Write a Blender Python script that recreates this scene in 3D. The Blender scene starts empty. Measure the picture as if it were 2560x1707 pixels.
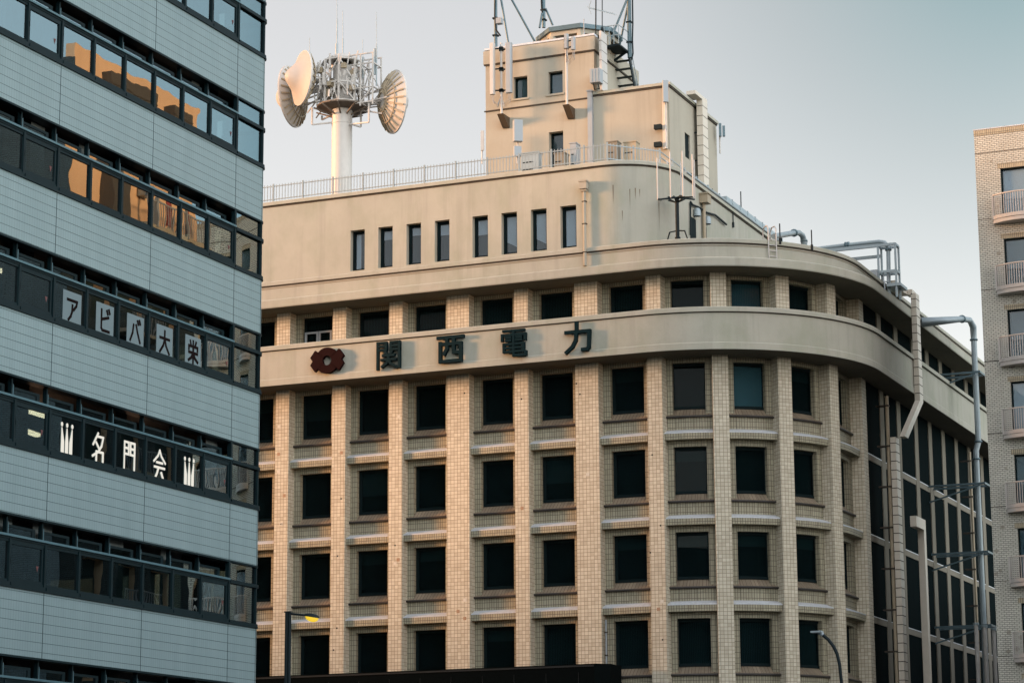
import bpy, bmesh, math, random
from mathutils import Vector, Matrix
random.seed(7)
R = math.radians
sc = bpy.context.scene
COL = sc.collection

# ------------------------------------------------------------------ camera
PITCH, YAW, ROLL, FPX = 0.2062818, 0.4043552, -0.0059905, 6197.66
EYE = Vector((0, 0, 1.6))
hd = Vector((-math.sin(YAW)*math.cos(PITCH), math.cos(YAW)*math.cos(PITCH), math.sin(PITCH)))
r0 = Vector((math.cos(YAW), math.sin(YAW), 0)); u0 = r0.cross(hd)
rt = math.cos(ROLL)*r0 + math.sin(ROLL)*u0
up = -math.sin(ROLL)*r0 + math.cos(ROLL)*u0
cam = bpy.data.cameras.new('camera'); cam.sensor_width = 36; cam.lens = FPX/2560*36
cam.clip_start = 0.5; cam.clip_end = 4000
co = bpy.data.objects.new('camera', cam); COL.objects.link(co)
m3 = Matrix((rt, up, -hd)).transposed()
co.matrix_world = Matrix.Translation(EYE) @ m3.to_4x4()
sc.camera = co

# ------------------------------------------------------------------ light
SUN_AZ, SUN_EL = R(20), R(6.5)          # azimuth measured from -X towards -Y
sdir = Vector((-math.cos(SUN_AZ)*math.cos(SUN_EL), -math.sin(SUN_AZ)*math.cos(SUN_EL), math.sin(SUN_EL)))
sl = bpy.data.lights.new('sun', 'SUN'); sl.energy = 1.12; sl.angle = R(10); sl.color = (1.0, .49, .22)
so = bpy.data.objects.new('sun', sl); COL.objects.link(so)
so.rotation_euler = (-sdir).to_track_quat('-Z', 'Y').to_euler(); so.location = (-60, 40, 90)
w = bpy.data.worlds.new('World'); sc.world = w; w.use_nodes = True
nt = w.node_tree; nt.nodes.clear()
sky = nt.nodes.new('ShaderNodeTexSky'); sky.sky_type = 'NISHITA'; sky.sun_disc = False
sky.sun_elevation = SUN_EL; sky.sun_rotation = math.atan2(sdir.x, sdir.y)
sky.air_density = 1.0; sky.dust_density = 1.0; sky.ozone_density = 1.5; sky.altitude = 20
hsv = nt.nodes.new('ShaderNodeHueSaturation'); hsv.inputs['Saturation'].default_value = .30
bg = nt.nodes.new('ShaderNodeBackground'); bg.inputs['Strength'].default_value = .15
ow = nt.nodes.new('ShaderNodeOutputWorld')
tint = nt.nodes.new('ShaderNodeMix'); tint.data_type = 'RGBA'; tint.blend_type = 'MULTIPLY'; tint.inputs[0].default_value = 1; tint.inputs[7].default_value = (1.10, 1.03, .99, 1)
nt.links.new(sky.outputs[0], hsv.inputs['Color']); nt.links.new(hsv.outputs[0], tint.inputs[6]); 
# sky ramp: set duller in the north, with a darker teal area high up
geo = nt.nodes.new('ShaderNodeTexCoord'); dp_ = nt.nodes.new('ShaderNodeVectorMath'); dp_.operation = 'DOT_PRODUCT'
d0 = (hd + rt*((2560-1280)/FPX) - up*((-250-853.5)/FPX)).normalized(); dp_.inputs[1].default_value = d0
ac = nt.nodes.new('ShaderNodeMath'); ac.operation = 'ARCCOSINE'
dv = nt.nodes.new('ShaderNodeMath'); dv.operation = 'DIVIDE'; dv.inputs[1].default_value = math.pi/2
rm = nt.nodes.new('ShaderNodeValToRGB'); el = rm.color_ramp.elements
while len(el) < 6: el.new(.5)
for e_, (dg, c_) in zip(el, ((2.0, (.39, .52, .53)), (5.8, (.605, .648, .645)), (10, (.835, .83, .82)), (19, (.94, .92, .905)), (45, (.86, .86, .86)), (80, (1.0, 1.0, 1.0)))): e_.position = dg/90; e_.color = (*c_, 1)
md = nt.nodes.new('ShaderNodeMix'); md.data_type = 'RGBA'; md.blend_type = 'MULTIPLY'; md.inputs[0].default_value = 1
nt.links.new(geo.outputs['Generated'], dp_.inputs[0]); nt.links.new(dp_.outputs['Value'], ac.inputs[0]); nt.links.new(ac.outputs[0], dv.inputs[0]); nt.links.new(dv.outputs[0], rm.inputs['Fac'])
nt.links.new(tint.outputs[2], md.inputs[6]); nt.links.new(rm.outputs['Color'], md.inputs[7]); 
# sky dimmed by a ramp round the sun to weaken its glow on the walls
d2 = nt.nodes.new('ShaderNodeVectorMath'); d2.operation = 'DOT_PRODUCT'; d2.inputs[1].default_value = sdir
a2 = nt.nodes.new('ShaderNodeMath'); a2.operation = 'ARCCOSINE'; v2 = nt.nodes.new('ShaderNodeMath'); v2.operation = 'DIVIDE'; v2.inputs[1].default_value = math.pi
r2 = nt.nodes.new('ShaderNodeValToRGB'); e2 = r2.color_ramp.elements
while len(e2) < 4: e2.new(.5)
for e_, (dg, c_) in zip(e2, ((15, (.22, .20, .20)), (45, (.38, .36, .36)), (80, (.80, .80, .80)), (105, (1, 1, 1)))): e_.position = dg/180; e_.color = (*c_, 1)
m2 = nt.nodes.new('ShaderNodeMix'); m2.data_type = 'RGBA'; m2.blend_type = 'MULTIPLY'; m2.inputs[0].default_value = 1
nt.links.new(geo.outputs['Generated'], d2.inputs[0]); nt.links.new(d2.outputs['Value'], a2.inputs[0]); nt.links.new(a2.outputs[0], v2.inputs[0]); nt.links.new(v2.outputs[0], r2.inputs['Fac'])
nt.links.new(md.outputs[2], m2.inputs[6]); nt.links.new(r2.outputs['Color'], m2.inputs[7]); 
# sky weighted towards the high south-east to light the fronts, falling off elsewhere
d4 = nt.nodes.new('ShaderNodeVectorMath'); d4.operation = 'DOT_PRODUCT'; d4.inputs[1].default_value = Vector((.45, -.62, .66)).normalized()
a4 = nt.nodes.new('ShaderNodeMath'); a4.operation = 'ARCCOSINE'; v4 = nt.nodes.new('ShaderNodeMath'); v4.operation = 'DIVIDE'; v4.inputs[1].default_value = math.pi
r4 = nt.nodes.new('ShaderNodeValToRGB'); e4 = r4.color_ramp.elements
while len(e4) < 5: e4.new(.5)
for e_, (dg, c_) in zip(e4, ((32, (1, 1, 1)), (58, (.66, .66, .66)), (80, (.32, .34, .345)), (103, (.16, .215, .235)), (115, (.30, .30, .30)))): e_.position = dg/180; e_.color = (*c_, 1)
m4 = nt.nodes.new('ShaderNodeMix'); m4.data_type = 'RGBA'; m4.blend_type = 'MULTIPLY'; m4.inputs[0].default_value = 1
g4 = nt.nodes.new('ShaderNodeMix'); g4.data_type = 'RGBA'; g4.blend_type = 'MULTIPLY'; g4.inputs[0].default_value = 1; g4.inputs[7].default_value = (1.42, 1.42, 1.42, 1)
nt.links.new(geo.outputs['Generated'], d4.inputs[0]); nt.links.new(d4.outputs['Value'], a4.inputs[0]); nt.links.new(a4.outputs[0], v4.inputs[0]); nt.links.new(v4.outputs[0], r4.inputs['Fac'])
nt.links.new(m2.outputs[2], g4.inputs[6]); nt.links.new(g4.outputs[2], m4.inputs[6]); nt.links.new(r4.outputs['Color'], m4.inputs[7]); nt.links.new(m4.outputs[2], bg.inputs['Color'])
nt.links.new(bg.outputs[0], ow.inputs['Surface'])
sc.view_settings.view_transform = 'Standard'; sc.view_settings.look = 'None'
sc.view_settings.gamma = 1; sc.view_settings.use_curve_mapping = False
sc.view_settings.exposure = 3.13

# ------------------------------------------------------------------ helpers
def ray(x, y):
    return hd + rt*((x-1280)/FPX) - up*((y-853.5)/FPX)
def at(x, y, X=None, Y=None, Z=None):
    """the point of a wall plane (X, Y or Z constant) seen at a photo pixel"""
    d = ray(x, y)
    t = (X-EYE.x)/d.x if X is not None else (Y-EYE.y)/d.y if Y is not None else (Z-EYE.z)/d.z
    return EYE + d*t

class MB:
    def __init__(s): s.v = []; s.f = []
    def face(s, pts, smooth=False, uv=None, mi=0):
        i = len(s.v); s.v += [Vector(p) for p in pts]; s.f.append((tuple(range(i, i+len(pts))), smooth, uv, mi))
    def grid(s, rows, smooth=True, uvr=None, mi=0, close=False):
        i = len(s.v); n = len(rows[0])
        for r in rows: s.v += [Vector(p) for p in r]
        for a in range(len(rows)-1):
            for b in range(n if close else n-1):
                c = (b+1) % n
                q = (i+a*n+b, i+a*n+c, i+(a+1)*n+c, i+(a+1)*n+b)
                uv = None if uvr is None else [uvr[a][b], uvr[a][c], uvr[a+1][c], uvr[a+1][b]]
                s.f.append((q, smooth, uv, mi))
    def box(s, x0, x1, y0, y1, z0, z1, M=None, mi=0):
        P = [(x, y, z) for z in (z0, z1) for x, y in ((x0, y0), (x1, y0), (x1, y1), (x0, y1))]
        if M: P = [M(*p) for p in P]
        for q in ((3, 2, 1, 0), (4, 5, 6, 7), (0, 1, 5, 4), (1, 2, 6, 5), (2, 3, 7, 6), (3, 0, 4, 7)):
            s.face([P[k] for k in q], mi=mi)
        return s
    def prism(s, poly, z0, z1, M=None, smooth=False, mi=0):
        f = M or (lambda x, y, z: (x, y, z)); n = len(poly)
        s.face([f(x, y, z1) for x, y in poly], mi=mi); s.face([f(x, y, z0) for x, y in reversed(poly)], mi=mi)
        for k in range(n):
            a, b = poly[k], poly[(k+1) % n]
            s.face([f(*a, z0), f(*b, z0), f(*b, z1), f(*a, z1)], mi=mi)
        return s
    def tube(s, pts, r, n=8, caps=True, r2=None, mi=0):
        pts = [Vector(p) for p in pts]; rows = []; ref = None; N = len(pts)
        for i, p in enumerate(pts):
            a = pts[max(i-1, 0)]; b = pts[min(i+1, N-1)]; t = (b-a).normalized()
            if ref is None:
                ref = Vector((0, 0, 1)) if abs(t.z) < .9 else Vector((1, 0, 0))
                ref = (ref - t*ref.dot(t)).normalized()
            else:
                ref = (ref - t*ref.dot(t)).normalized()
            bi = t.cross(ref); rr = r if r2 is None else r+(r2-r)*i/(N-1)
            if 0 < i < N-1:
                c = (pts[i]-pts[i-1]).normalized().dot(t); rr /= max(.6, c)
            rows.append([p + (ref*math.cos(2*math.pi*k/n) + bi*math.sin(2*math.pi*k/n))*rr for k in range(n)])
        s.grid(rows, n > 4, close=True, mi=mi)
        if caps: s.face(rows[0][::-1], mi=mi); s.face(rows[-1], mi=mi)
        return s
    def bar(s, a, b, w_, h_=None, mi=0):
        a = Vector(a); b = Vector(b); t = (b-a).normalized(); h_ = h_ or w_
        ref = Vector((0, 0, 1)) if abs(t.z) < .95 else Vector((0, 1, 0))
        x = t.cross(ref).normalized()*w_/2; y = x.cross(t).normalized()*h_/2
        A = [a+x+y, a-x+y, a-x-y, a+x-y]; B = [p+(b-a) for p in A]
        for k in range(4): s.face([A[k], A[(k+1) % 4], B[(k+1) % 4], B[k]], mi=mi)
        s.face(A[::-1], mi=mi); s.face(B, mi=mi); return s
    def lathe(s, c, axis, prof, n=24, mi=0, smooth=True):
        """prof: (radius, distance along axis)"""
        c = Vector(c); ax = Vector(axis).normalized()
        ref = Vector((0, 0, 1)) if abs(ax.z) < .9 else Vector((1, 0, 0)); x = ax.cross(ref).normalized(); y = ax.cross(x)
        s.grid([[c + ax*h + (x*math.cos(2*math.pi*k/n)+y*math.sin(2*math.pi*k/n))*r for k in range(n)] for r, h in prof], smooth, close=True, mi=mi)
        return s
    def sweep(s, path, prof, caps=True, mi=0):
        """path: (x, y, nx, ny, s); prof: closed CCW (outward offset, z)"""
        n = len(prof); acc = 0
        for k in range(n):
            a, b = prof[k], prof[(k+1) % n]; L = math.hypot(b[0]-a[0], b[1]-a[1])
            r1 = [(p[0]+p[2]*a[0], p[1]+p[3]*a[0], a[1]) for p in path]
            r2 = [(p[0]+p[2]*b[0], p[1]+p[3]*b[0], b[1]) for p in path]
            vert = abs(b[1]-a[1]) > abs(b[0]-a[0])
            v1, v2 = (a[1], b[1]) if vert else (acc, acc+L)
            s.grid([r1, r2], True, [[(p[4], v1) for p in path], [(p[4], v2) for p in path]], mi=mi)
            acc += L
        if caps:
            for p, rev in ((path[0], 1), (path[-1], 0)):
                q = [(p[0]+p[2]*o, p[1]+p[3]*o, z) for o, z in prof]
                s.face(q[::-1] if rev else q, mi=mi)
        return s
    def build(s, name, mat=None, parent=None, origin=None, link=True):
        if origin is None: origin = wloc(parent) if parent else Vector((0, 0, 0))
        origin = Vector(origin)
        me = bpy.data.meshes.new(name); bm = bmesh.new(); uvl = bm.loops.layers.uv.new('UVMap')
        bv = [bm.verts.new(p-origin) for p in s.v]
        for idx, sm, uv, mi in s.f:
            try: f = bm.faces.new([bv[k] for k in idx])
            except ValueError: continue
            f.smooth = sm; f.material_index = mi
            if uv is None:
                f.normal_update(); nn = f.normal
                if abs(nn.z) > .8: uv = [(s.v[k].x, s.v[k].y) for k in idx]
                else:
                    t = Vector((-nn.y, nn.x, 0)).normalized()
                    uv = [(s.v[k].dot(t), s.v[k].z) for k in idx]
            for lp, c in zip(f.loops, uv): lp[uvl].uv = c
        bm.to_mesh(me); bm.free()
        for mm in (mat if isinstance(mat, (list, tuple)) else [mat]):
            if mm: me.materials.append(mm)
        o = bpy.data.objects.new(name, me); COL.objects.link(o)
        if parent: o.parent = parent; o.location = origin - wloc(parent)
        else: o.location = origin
        return o
def wloc(o):
    p = Vector((0, 0, 0))
    while o: p += o.location; o = o.parent
    return p
def tag(o, label=None, cat=None, group=None, kind=None):
    if label: o['label'] = label
    if cat: o['category'] = cat
    if group: o['group'] = group
    if kind: o['kind'] = kind
    return o
def thing(name, loc, label, cat, group=None):
    o = bpy.data.objects.new(name, None); COL.objects.link(o); o.location = loc; o.empty_display_size = .3
    return tag(o, label, cat, group)
def dup(o, parent, loc, rz=0.0, mesh=None, kids=True):
    c = o.copy(); COL.objects.link(c); c.parent = parent; c.location = loc; c.rotation_euler = (0, 0, rz)
    if mesh: c.data = mesh
    return c

# ------------------------------------------------------------------ materials
def nodes(name):
    m = bpy.data.materials.new(name); m.use_nodes = True; t = m.node_tree
    return m, t, t.nodes['Principled BSDF']
def N(t, ty, **kw):
    n = t.nodes.new(ty)
    for k, v in kw.items():
        if k in n.inputs: n.inputs[k].default_value = v
        else: setattr(n, k, v)
    return n
def ramp(t, src, stops):
    r = t.nodes.new('ShaderNodeValToRGB'); e = r.color_ramp.elements
    while len(e) < len(stops): e.new(.5)
    for el, (p, c) in zip(e, stops): el.position = p; el.color = c if len(c) == 4 else (*c, 1)
    t.links.new(src, r.inputs['Fac']); return r.outputs['Color']
def mixc(t, fac, a, b, mode='MIX'):
    n = t.nodes.new('ShaderNodeMix'); n.data_type = 'RGBA'; n.blend_type = mode
    for i, v in ((0, fac), (6, a), (7, b)):
        if hasattr(v, 'is_linked') or hasattr(v, 'links'): t.links.new(v, n.inputs[i])
        elif i == 0: n.inputs[0].default_value = v
        else: n.inputs[i].default_value = v if len(v) == 4 else (*v, 1)
    return n.outputs[2]
def coords(t, uv=False, scale=(1, 1, 1)):
    if uv: src = N(t, 'ShaderNodeUVMap', uv_map='UVMap').outputs[0]
    else: src = N(t, 'ShaderNodeNewGeometry').outputs['Position']
    mp = N(t, 'ShaderNodeMapping'); mp.inputs['Scale'].default_value = scale
    t.links.new(src, mp.inputs['Vector']); return mp.outputs[0]
def noise(t, vec, scale, detail=4, rough=.6):
    n = N(t, 'ShaderNodeTexNoise', Scale=scale, Detail=detail, Roughness=rough); t.links.new(vec, n.inputs['Vector']); return n.outputs['Fac']
def bump(t, b, h, strength, dist):
    n = N(t, 'ShaderNodeBump', Strength=strength, Distance=dist); t.links.new(h, n.inputs['Height']); t.links.new(n.outputs[0], b.inputs['Normal'])

K = .68      # all paints and tiles are a little darker than they look under this exposure
def kc(c): return tuple(x*K for x in c)
def plain(name, col, rough=.6, metal=0.0, var=.15, spec=.5, scale=3.0):
    col = kc(col)
    m, t, b = nodes(name)
    f = noise(t, coords(t), scale)
    c = mixc(t, f, tuple(x*(1-var) for x in col), tuple(min(1, x*(1+var)) for x in col))
    t.links.new(c, b.inputs['Base Color']); b.inputs['Roughness'].default_value = rough
    b.inputs['Metallic'].default_value = metal; b.inputs['Specular IOR Level'].default_value = spec
    return m
def stucco(name, col, streak=.35, lichen=0.0):
    col = kc(col)
    m, t, b = nodes(name)
    big = noise(t, coords(t), .35, 5); fine = noise(t, coords(t), 5, 6, .7)
    vs = noise(t, coords(t, scale=(2.2, 2.2, .12)), 1.0, 5, .65)
    c = mixc(t, ramp(t, big, [(.3, (0, 0, 0)), (.7, (1, 1, 1))]), tuple(x*.93 for x in col), tuple(x*1.05 for x in col))
    c = mixc(t, ramp(t, vs, [(.5, (0, 0, 0)), (.78, (streak,)*3)]), c, tuple(x*.62 for x in col))
    if lichen:
        l = noise(t, coords(t, scale=(1, 1, .6)), .8, 4)
        c = mixc(t, ramp(t, l, [(.45, (0, 0, 0)), (.7, (lichen,)*3)]), c, (col[0]*.74, col[1]*.80, col[2]*.72))
    c = mixc(t, ramp(t, fine, [(.25, (.10,)*3), (.6, (0, 0, 0))]), c, tuple(x*.7 for x in col))
    t.links.new(c, b.inputs['Base Color']); b.inputs['Roughness'].default_value = .9
    b.inputs['Specular IOR Level'].default_value = .2
    bump(t, b, fine, .25, .02); return m
def tile(name, c1, c2, mortar, bw, rh, ms, dirt=.35, off=0.0):
    c1, c2, mortar = kc(c1), kc(c2), kc(mortar)
    m, t, b = nodes(name)
    uv = coords(t, True)
    br = N(t, 'ShaderNodeTexBrick', offset=off, squash=1.0, Scale=1.0)
    br.inputs['Brick Width'].default_value = bw; br.inputs['Row Height'].default_value = rh
    br.inputs['Mortar Size'].default_value = ms; br.inputs['Mortar Smooth'].default_value = .3; br.inputs['Bias'].default_value = -.1
    br.inputs['Color1'].default_value = (*c1, 1); br.inputs['Color2'].default_value = (*c2, 1); br.inputs['Mortar'].default_value = (*mortar, 1)
    t.links.new(uv, br.inputs['Vector'])
    big = noise(t, coords(t), .45, 5); vs = noise(t, coords(t, scale=(3, 3, .25)), 1.0, 5)
    c = mixc(t, ramp(t, big, [(.35, (dirt,)*3), (.65, (0, 0, 0))]), br.outputs['Color'], tuple(x*.55 for x in c2))
    c = mixc(t, ramp(t, vs, [(.52, (0, 0, 0)), (.8, (dirt,)*3)]), c, tuple(x*.45 for x in c2))
    t.links.new(c, b.inputs['Base Color']); b.inputs['Roughness'].default_value = .6
    b.inputs['Specular IOR Level'].default_value = .25
    inv = N(t, 'ShaderNodeMath', operation='SUBTRACT'); inv.inputs[0].default_value = 1; t.links.new(br.outputs['Fac'], inv.inputs[1])
    bump(t, b, inv.outputs[0], .5, .006); return m
def glass(name, refl, through, tint=(1, 1, 1), wav=0.0):
    m, t, b = nodes(name); t.nodes.remove(b); out = t.nodes['Material Output']
    tr = N(t, 'ShaderNodeBsdfTransparent'); tr.inputs[0].default_value = (*through, 1)
    gl = N(t, 'ShaderNodeBsdfGlossy'); gl.inputs['Roughness'].default_value = .0; gl.inputs['Color'].default_value = (*tint, 1)
    mx = N(t, 'ShaderNodeMixShader'); mx.inputs[0].default_value = refl
    t.links.new(tr.outputs[0], mx.inputs[1]); t.links.new(gl.outputs[0], mx.inputs[2]); t.links.new(mx.outputs[0], out.inputs[0])
    if wav:
        n = noise(t, coords(t), .55, 2); bp = N(t, 'ShaderNodeBump', Strength=wav, Distance=.05)
        t.links.new(n, bp.inputs['Height']); t.links.new(bp.outputs[0], gl.inputs['Normal'])
    return m
def emit(name, col, st):
    m, t, b = nodes(name)
    b.inputs['Base Color'].default_value = (.06, .06, .06, 1); b.inputs['Specular IOR Level'].default_value = .1; b.inputs['Emission Color'].default_value = (*col, 1); b.inputs['Emission Strength'].default_value = st
    return m
def curtain(name, c1, c2, freq=9.0):
    c1, c2 = kc(c1), kc(c2)
    m, t, b = nodes(name)
    wv = N(t, 'ShaderNodeTexWave', Scale=freq, Distortion=2.5, Detail=2.0); wv.bands_direction = 'X'
    t.links.new(coords(t, True), wv.inputs['Vector'])
    c = mixc(t, wv.outputs['Fac'], c1, c2); t.links.new(c, b.inputs['Base Color']); b.inputs['Roughness'].default_value = .9
    return m

M_STUC = stucco('cream_stucco', (.48, .455, .375), .42)
M_STUC_G = stucco('weathered_stucco', (.50, .495, .42), .48, .6)
M_SOF = stucco('shade_dark_plaster', (.17, .16, .12), .5)
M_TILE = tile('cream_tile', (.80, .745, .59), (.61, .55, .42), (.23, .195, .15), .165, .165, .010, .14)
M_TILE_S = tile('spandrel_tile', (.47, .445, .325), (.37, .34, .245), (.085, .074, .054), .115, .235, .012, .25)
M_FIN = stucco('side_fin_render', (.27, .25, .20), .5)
M_SILL = tile('sill_tile', (.35, .285, .205), (.26, .215, .155), (.06, .045, .035), .16, 9.0, .012, .5)
M_ROLL = plain('dark_sill_nosing', (.035, .03, .026), .5)
M_FLASH = plain('zinc_flashing', (.66, .71, .76), .45, .1, .35, scale=9)
M_LINE = plain('shadow_and_joint_line', (.06, .048, .036), .9)  # near-black for painted shadow lines, also for joints, clips and brackets
M_BLK = plain('window_black_metal', (.006, .015, .017), .7, 0, .2, .08)
M_GLS = glass('dark_window_glass', .0035, (.5, .56, .57))
M_GLS2 = glass('slit_window_glass', .03, (.8, .85, .88))
M_B0 = plain('blind_black', (.032, .066, .071), .9)
M_B1 = curtain('curtain_dark', (.02, .05, .055), (.09, .17, .18), 4.0)
M_B2 = curtain('curtain_bluegrey', (.20, .42, .52), (.30, .56, .68), 4.0)
M_B3 = plain('blind_sky_reflection', (.50, .85, 1.0), .9, var=.08)  # pale blue stands for sky reflected in one corner pane
M_B4 = plain('blind_grey', (.50, .58, .62), .9, var=.06)
M_B6 = plain('blind_slate', (.13, .20, .225), .9, var=.1)
M_B5 = plain('roller_blind', (.085, .155, .16), .9, var=.1)
M_KANJI = plain('sign_dark_teal', (.005, .021, .026), .7, spec=.05)
M_MARO = plain('sign_maroon', (.017, .0045, .005), .7, spec=.04)
M_RAIL = plain('railing_pale_metal', (.34, .41, .43), .45, .2)
M_WHT = plain('white_paint', (.62, .60, .565), .5, 0, .1)
M_WHT2 = plain('panel_antenna_grey', (0.364, 0.406, 0.434), .45, 0, .06)
M_STEEL = plain('bluegrey_steel', (.10, .17, .20), .45, .3)
M_DARK = plain('dark_metal', (.010, .020, .024), .6, 0, .15, .15)
M_PIPE = plain('galvanised_pipe', (.34, .42, .45), .42, .1)
M_TANP = plain('tan_paint', (.42, .35, .24), .6)
M_DUCTL = plain('duct_cover_pale', (.74, .68, .57), .5, 0, .12)
M_ROOF = plain('roof_membrane', (.20, .22, .22), .9)
M_ASPH = plain('asphalt', (.05, .05, .052), .9, scale=20)
M_PAVE = tile('paving', (.26, .25, .23), (.22, .21, .2), (.1, .1, .1), .4, .4, .008)
M_WHITEGLOW = emit('lit_sign_white', (1, .945, .82), .088)
M_TUBE = emit('fluorescent_tube', (1, .58, .36), 1.4)
M_BULB = emit('sodium_lamp', (1, .66, .03), .105)

# ------------------------------------------------------------------ ground
g = MB(); g.face([(-900, -900, 0), (900, -900, 0), (900, 1400, 0), (-900, 1400, 0)])
tag(g.build('ground', M_ASPH), kind='structure')
g = MB(); g.box(-80, -25.5, 95.5, 160, .001, .13); g.box(-62, -34, 20, 69, .001, .13); g.box(-26, 12, 86, 150, .001, .13)
tag(g.build('pavement', M_PAVE), kind='structure')

# ==================================================================== MAIN OFFICE BUILDING
CX, CY, RB = -36.6, 108.4, 8.4           # corner arc of the outer face of the bands (o = 0)
XL, YB = -74.0, 152.0
def fpath(o0, x0=XL, y1=YB, cx=CX, cy=CY, rr=RB, n=40, yf=None):
    """plan path of the facade: front, rounded corner, side; nodes (x, y, nx, ny, s)"""
    pts = []
    for x in (x0, (x0+cx)/2, cx-.01): pts.append((x, cy-rr, 0, -1, x-cx))
    for k in range(n+1):
        a = math.pi/2*k/n
        pts.append((cx+rr*math.sin(a), cy-rr*math.cos(a), math.sin(a), -math.cos(a), (rr-1)*a))
    e = (rr-1)*math.pi/2
    for y in (cy+.01, (cy+y1)/2, y1): pts.append((cx+rr, y, 1, 0, e+y-cy))
    return pts
OB = thing('office_building', (-50, 125, 0), 'large beige tiled office building with a rounded corner, grid of dark windows and roof railing', 'building')
PATH = fpath(0)
def band(name, prof, mat, path=PATH):
    b = MB(); b.sweep(path, prof); return b.build(name, mat, OB)
# body core, behind the bays
O_COL, O_REC, O_GL = -1.2, -1.78, -2.10
b = MB(); b.sweep(PATH, [(-2.75, 0), (-2.6, 0), (-2.6, 27.1), (-2.75, 27.1)]); core = b
# sign band
SB = band('sign_band', [(-1.9, 23.32), (0.03, 23.32), (.03, 23.60), (0, 23.64), (0, 24.97), (-.02, 24.97), (-1.9, 24.97)], M_STUC_G)
cp = MB(); cp.sweep(PATH, [(-1.95, 24.99), (.09, 24.99), (.09, 25.17), (.05, 25.21), (-1.95, 25.21)]); cp.build('coping', M_STUC_G, SB)
ls = MB(); ls.sweep(PATH, [(-.01, 24.945), (.012, 24.945), (.012, 24.988), (-.01, 24.988)]); ls.build('coping_shadow_line', M_LINE, SB)  # dark strip drawn as the shadow line under the coping
# upper cornice lip + parapet
CN = band('cornice', [(-2.6, 27.04), (0.0, 27.04), (.02, 27.08), (.02, 27.40), (-.04, 27.46), (-3.6, 27.46)], M_STUC_G)
PP = fpath(0, cx=-36.7, cy=107.95, rr=7.86)
PA = MB(); PA.sweep(PP, [(-.25, 27.462), (0, 27.462), (0, 28.13), (-.25, 28.13)]); PA = PA.build('parapet', M_STUC_G, OB)
q = MB(); q.sweep(PP, [(-.30, 28.135), (.07, 28.135), (.07, 28.29), (.02, 28.33), (-.30, 28.33)]); q.build('coping', M_STUC_G, PA)
q = MB(); q.sweep(PP, [(-.01, 28.075), (.03, 28.075), (.03, 28.133), (-.01, 28.133)]); q.build('coping_shadow_line', M_LINE, PA)  # dark strip, painted shadow of the parapet coping
q = MB(); q.sweep(PP, [(-.01, 27.99), (.022, 27.99), (.022, 28.008), (-.01, 28.008)]); q.build('cable', plain('cable_tan', (.26, .19, .12)), PA)
for zz in (23.314, 27.034):
    q = MB(); q.sweep(PATH, [(-2.0, zz-.004), (-.015, zz-.004), (-.015, zz+.003), (-2.0, zz+.003)]); q.build('soffit_shade', M_SOF, SB if zz < 25 else CN)  # dark sheets under the overhangs, their shade put into the colour
# flat roofs
q = MB(); q.prism([(p[0]-p[2]*1.0, p[1]-p[3]*1.0) for p in PATH] + [(XL, YB)], 27.47, 27.62); q.build('terrace_roof', M_ROOF, OB)

# ---- bays
def Mfront(xc):
    return lambda x, y, z: (xc+x, 100.0+y, z)
def Marc(tc):
    def f(x, y, z):
        a = tc + x/(RB-1.2); r = RB-y
        if a > math.pi/2: return (CX+r, CY+(a-math.pi/2)*(RB-1.2), z)      # past the corner the wall runs straight
        return (CX+r*math.sin(a), CY-r*math.cos(a), z)
    return f
def Mside(yc):
    return lambda x, y, z: (CX+RB-y, yc+x, z)
bays, cols = [], []
fc = [(-64.45, .69), (-61.45, .69), (-58.25, .69), (-55.07, .70), (-52.095, .69), (-49.16, .68), (-46.01, 1.12), (-42.86, .67), (-39.695, 1.10), (-36.485, .70)]
for x, w_ in fc: cols.append(('f', x, w_))
for a in (24.25, 48.2, 72.4): cols.append(('a', R(a), .70))
sy = [(110.0, .75), (113.2, .7), (116.35, .7), (119.75, .7), (122.65, .7), (125.5, .7), (128.4, .7), (131.4, .7), (134.4, .7), (137.4, 1.1), (140.6, .7), (143.7, .7), (146.8, .7)]
for y, w_ in sy: cols.append(('s', y, w_))
def sub(b, M, x0, x1, y0, y1, z0, z1, n=1, mi=0):
    for k in range(n):
        b.box(x0+(x1-x0)*k/n, x0+(x1-x0)*(k+1)/n, y0, y1, z0, z1, M, mi=mi)
for kind, c, w_ in cols:
    M = Mfront(c) if kind == 'f' else Marc(c) if kind == 'a' else Mside(c)
    b = MB()
    for z0, z1 in ((0, 23.33), (25.2, 27.05)):
        sub(b, M, -w_/2, w_/2, -O_COL, 2.62, z0, z1, 1)
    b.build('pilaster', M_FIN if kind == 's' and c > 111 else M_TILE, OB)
for i in range(len(fc)-1):
    x0 = fc[i][0]+fc[i][1]/2; x1 = fc[i+1][0]-fc[i+1][1]/2; bays.append(('f', (x0+x1)/2, x1-x0))
ar = [R(1.0), R(24.25), R(48.2), R(72.4)]
for i in range(3): bays.append(('a', (ar[i]+ar[i+1])/2, (ar[i+1]-ar[i])*7.2-.70))
bays.append(('a', 11.15/7.2, 2.75))
for i in range(len(sy)-1):
    y0 = sy[i][0]+sy[i][1]/2; y1 = sy[i+1][0]-sy[i+1][1]/2; bays.append(('s', (y0+y1)/2, y1-y0))

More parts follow.
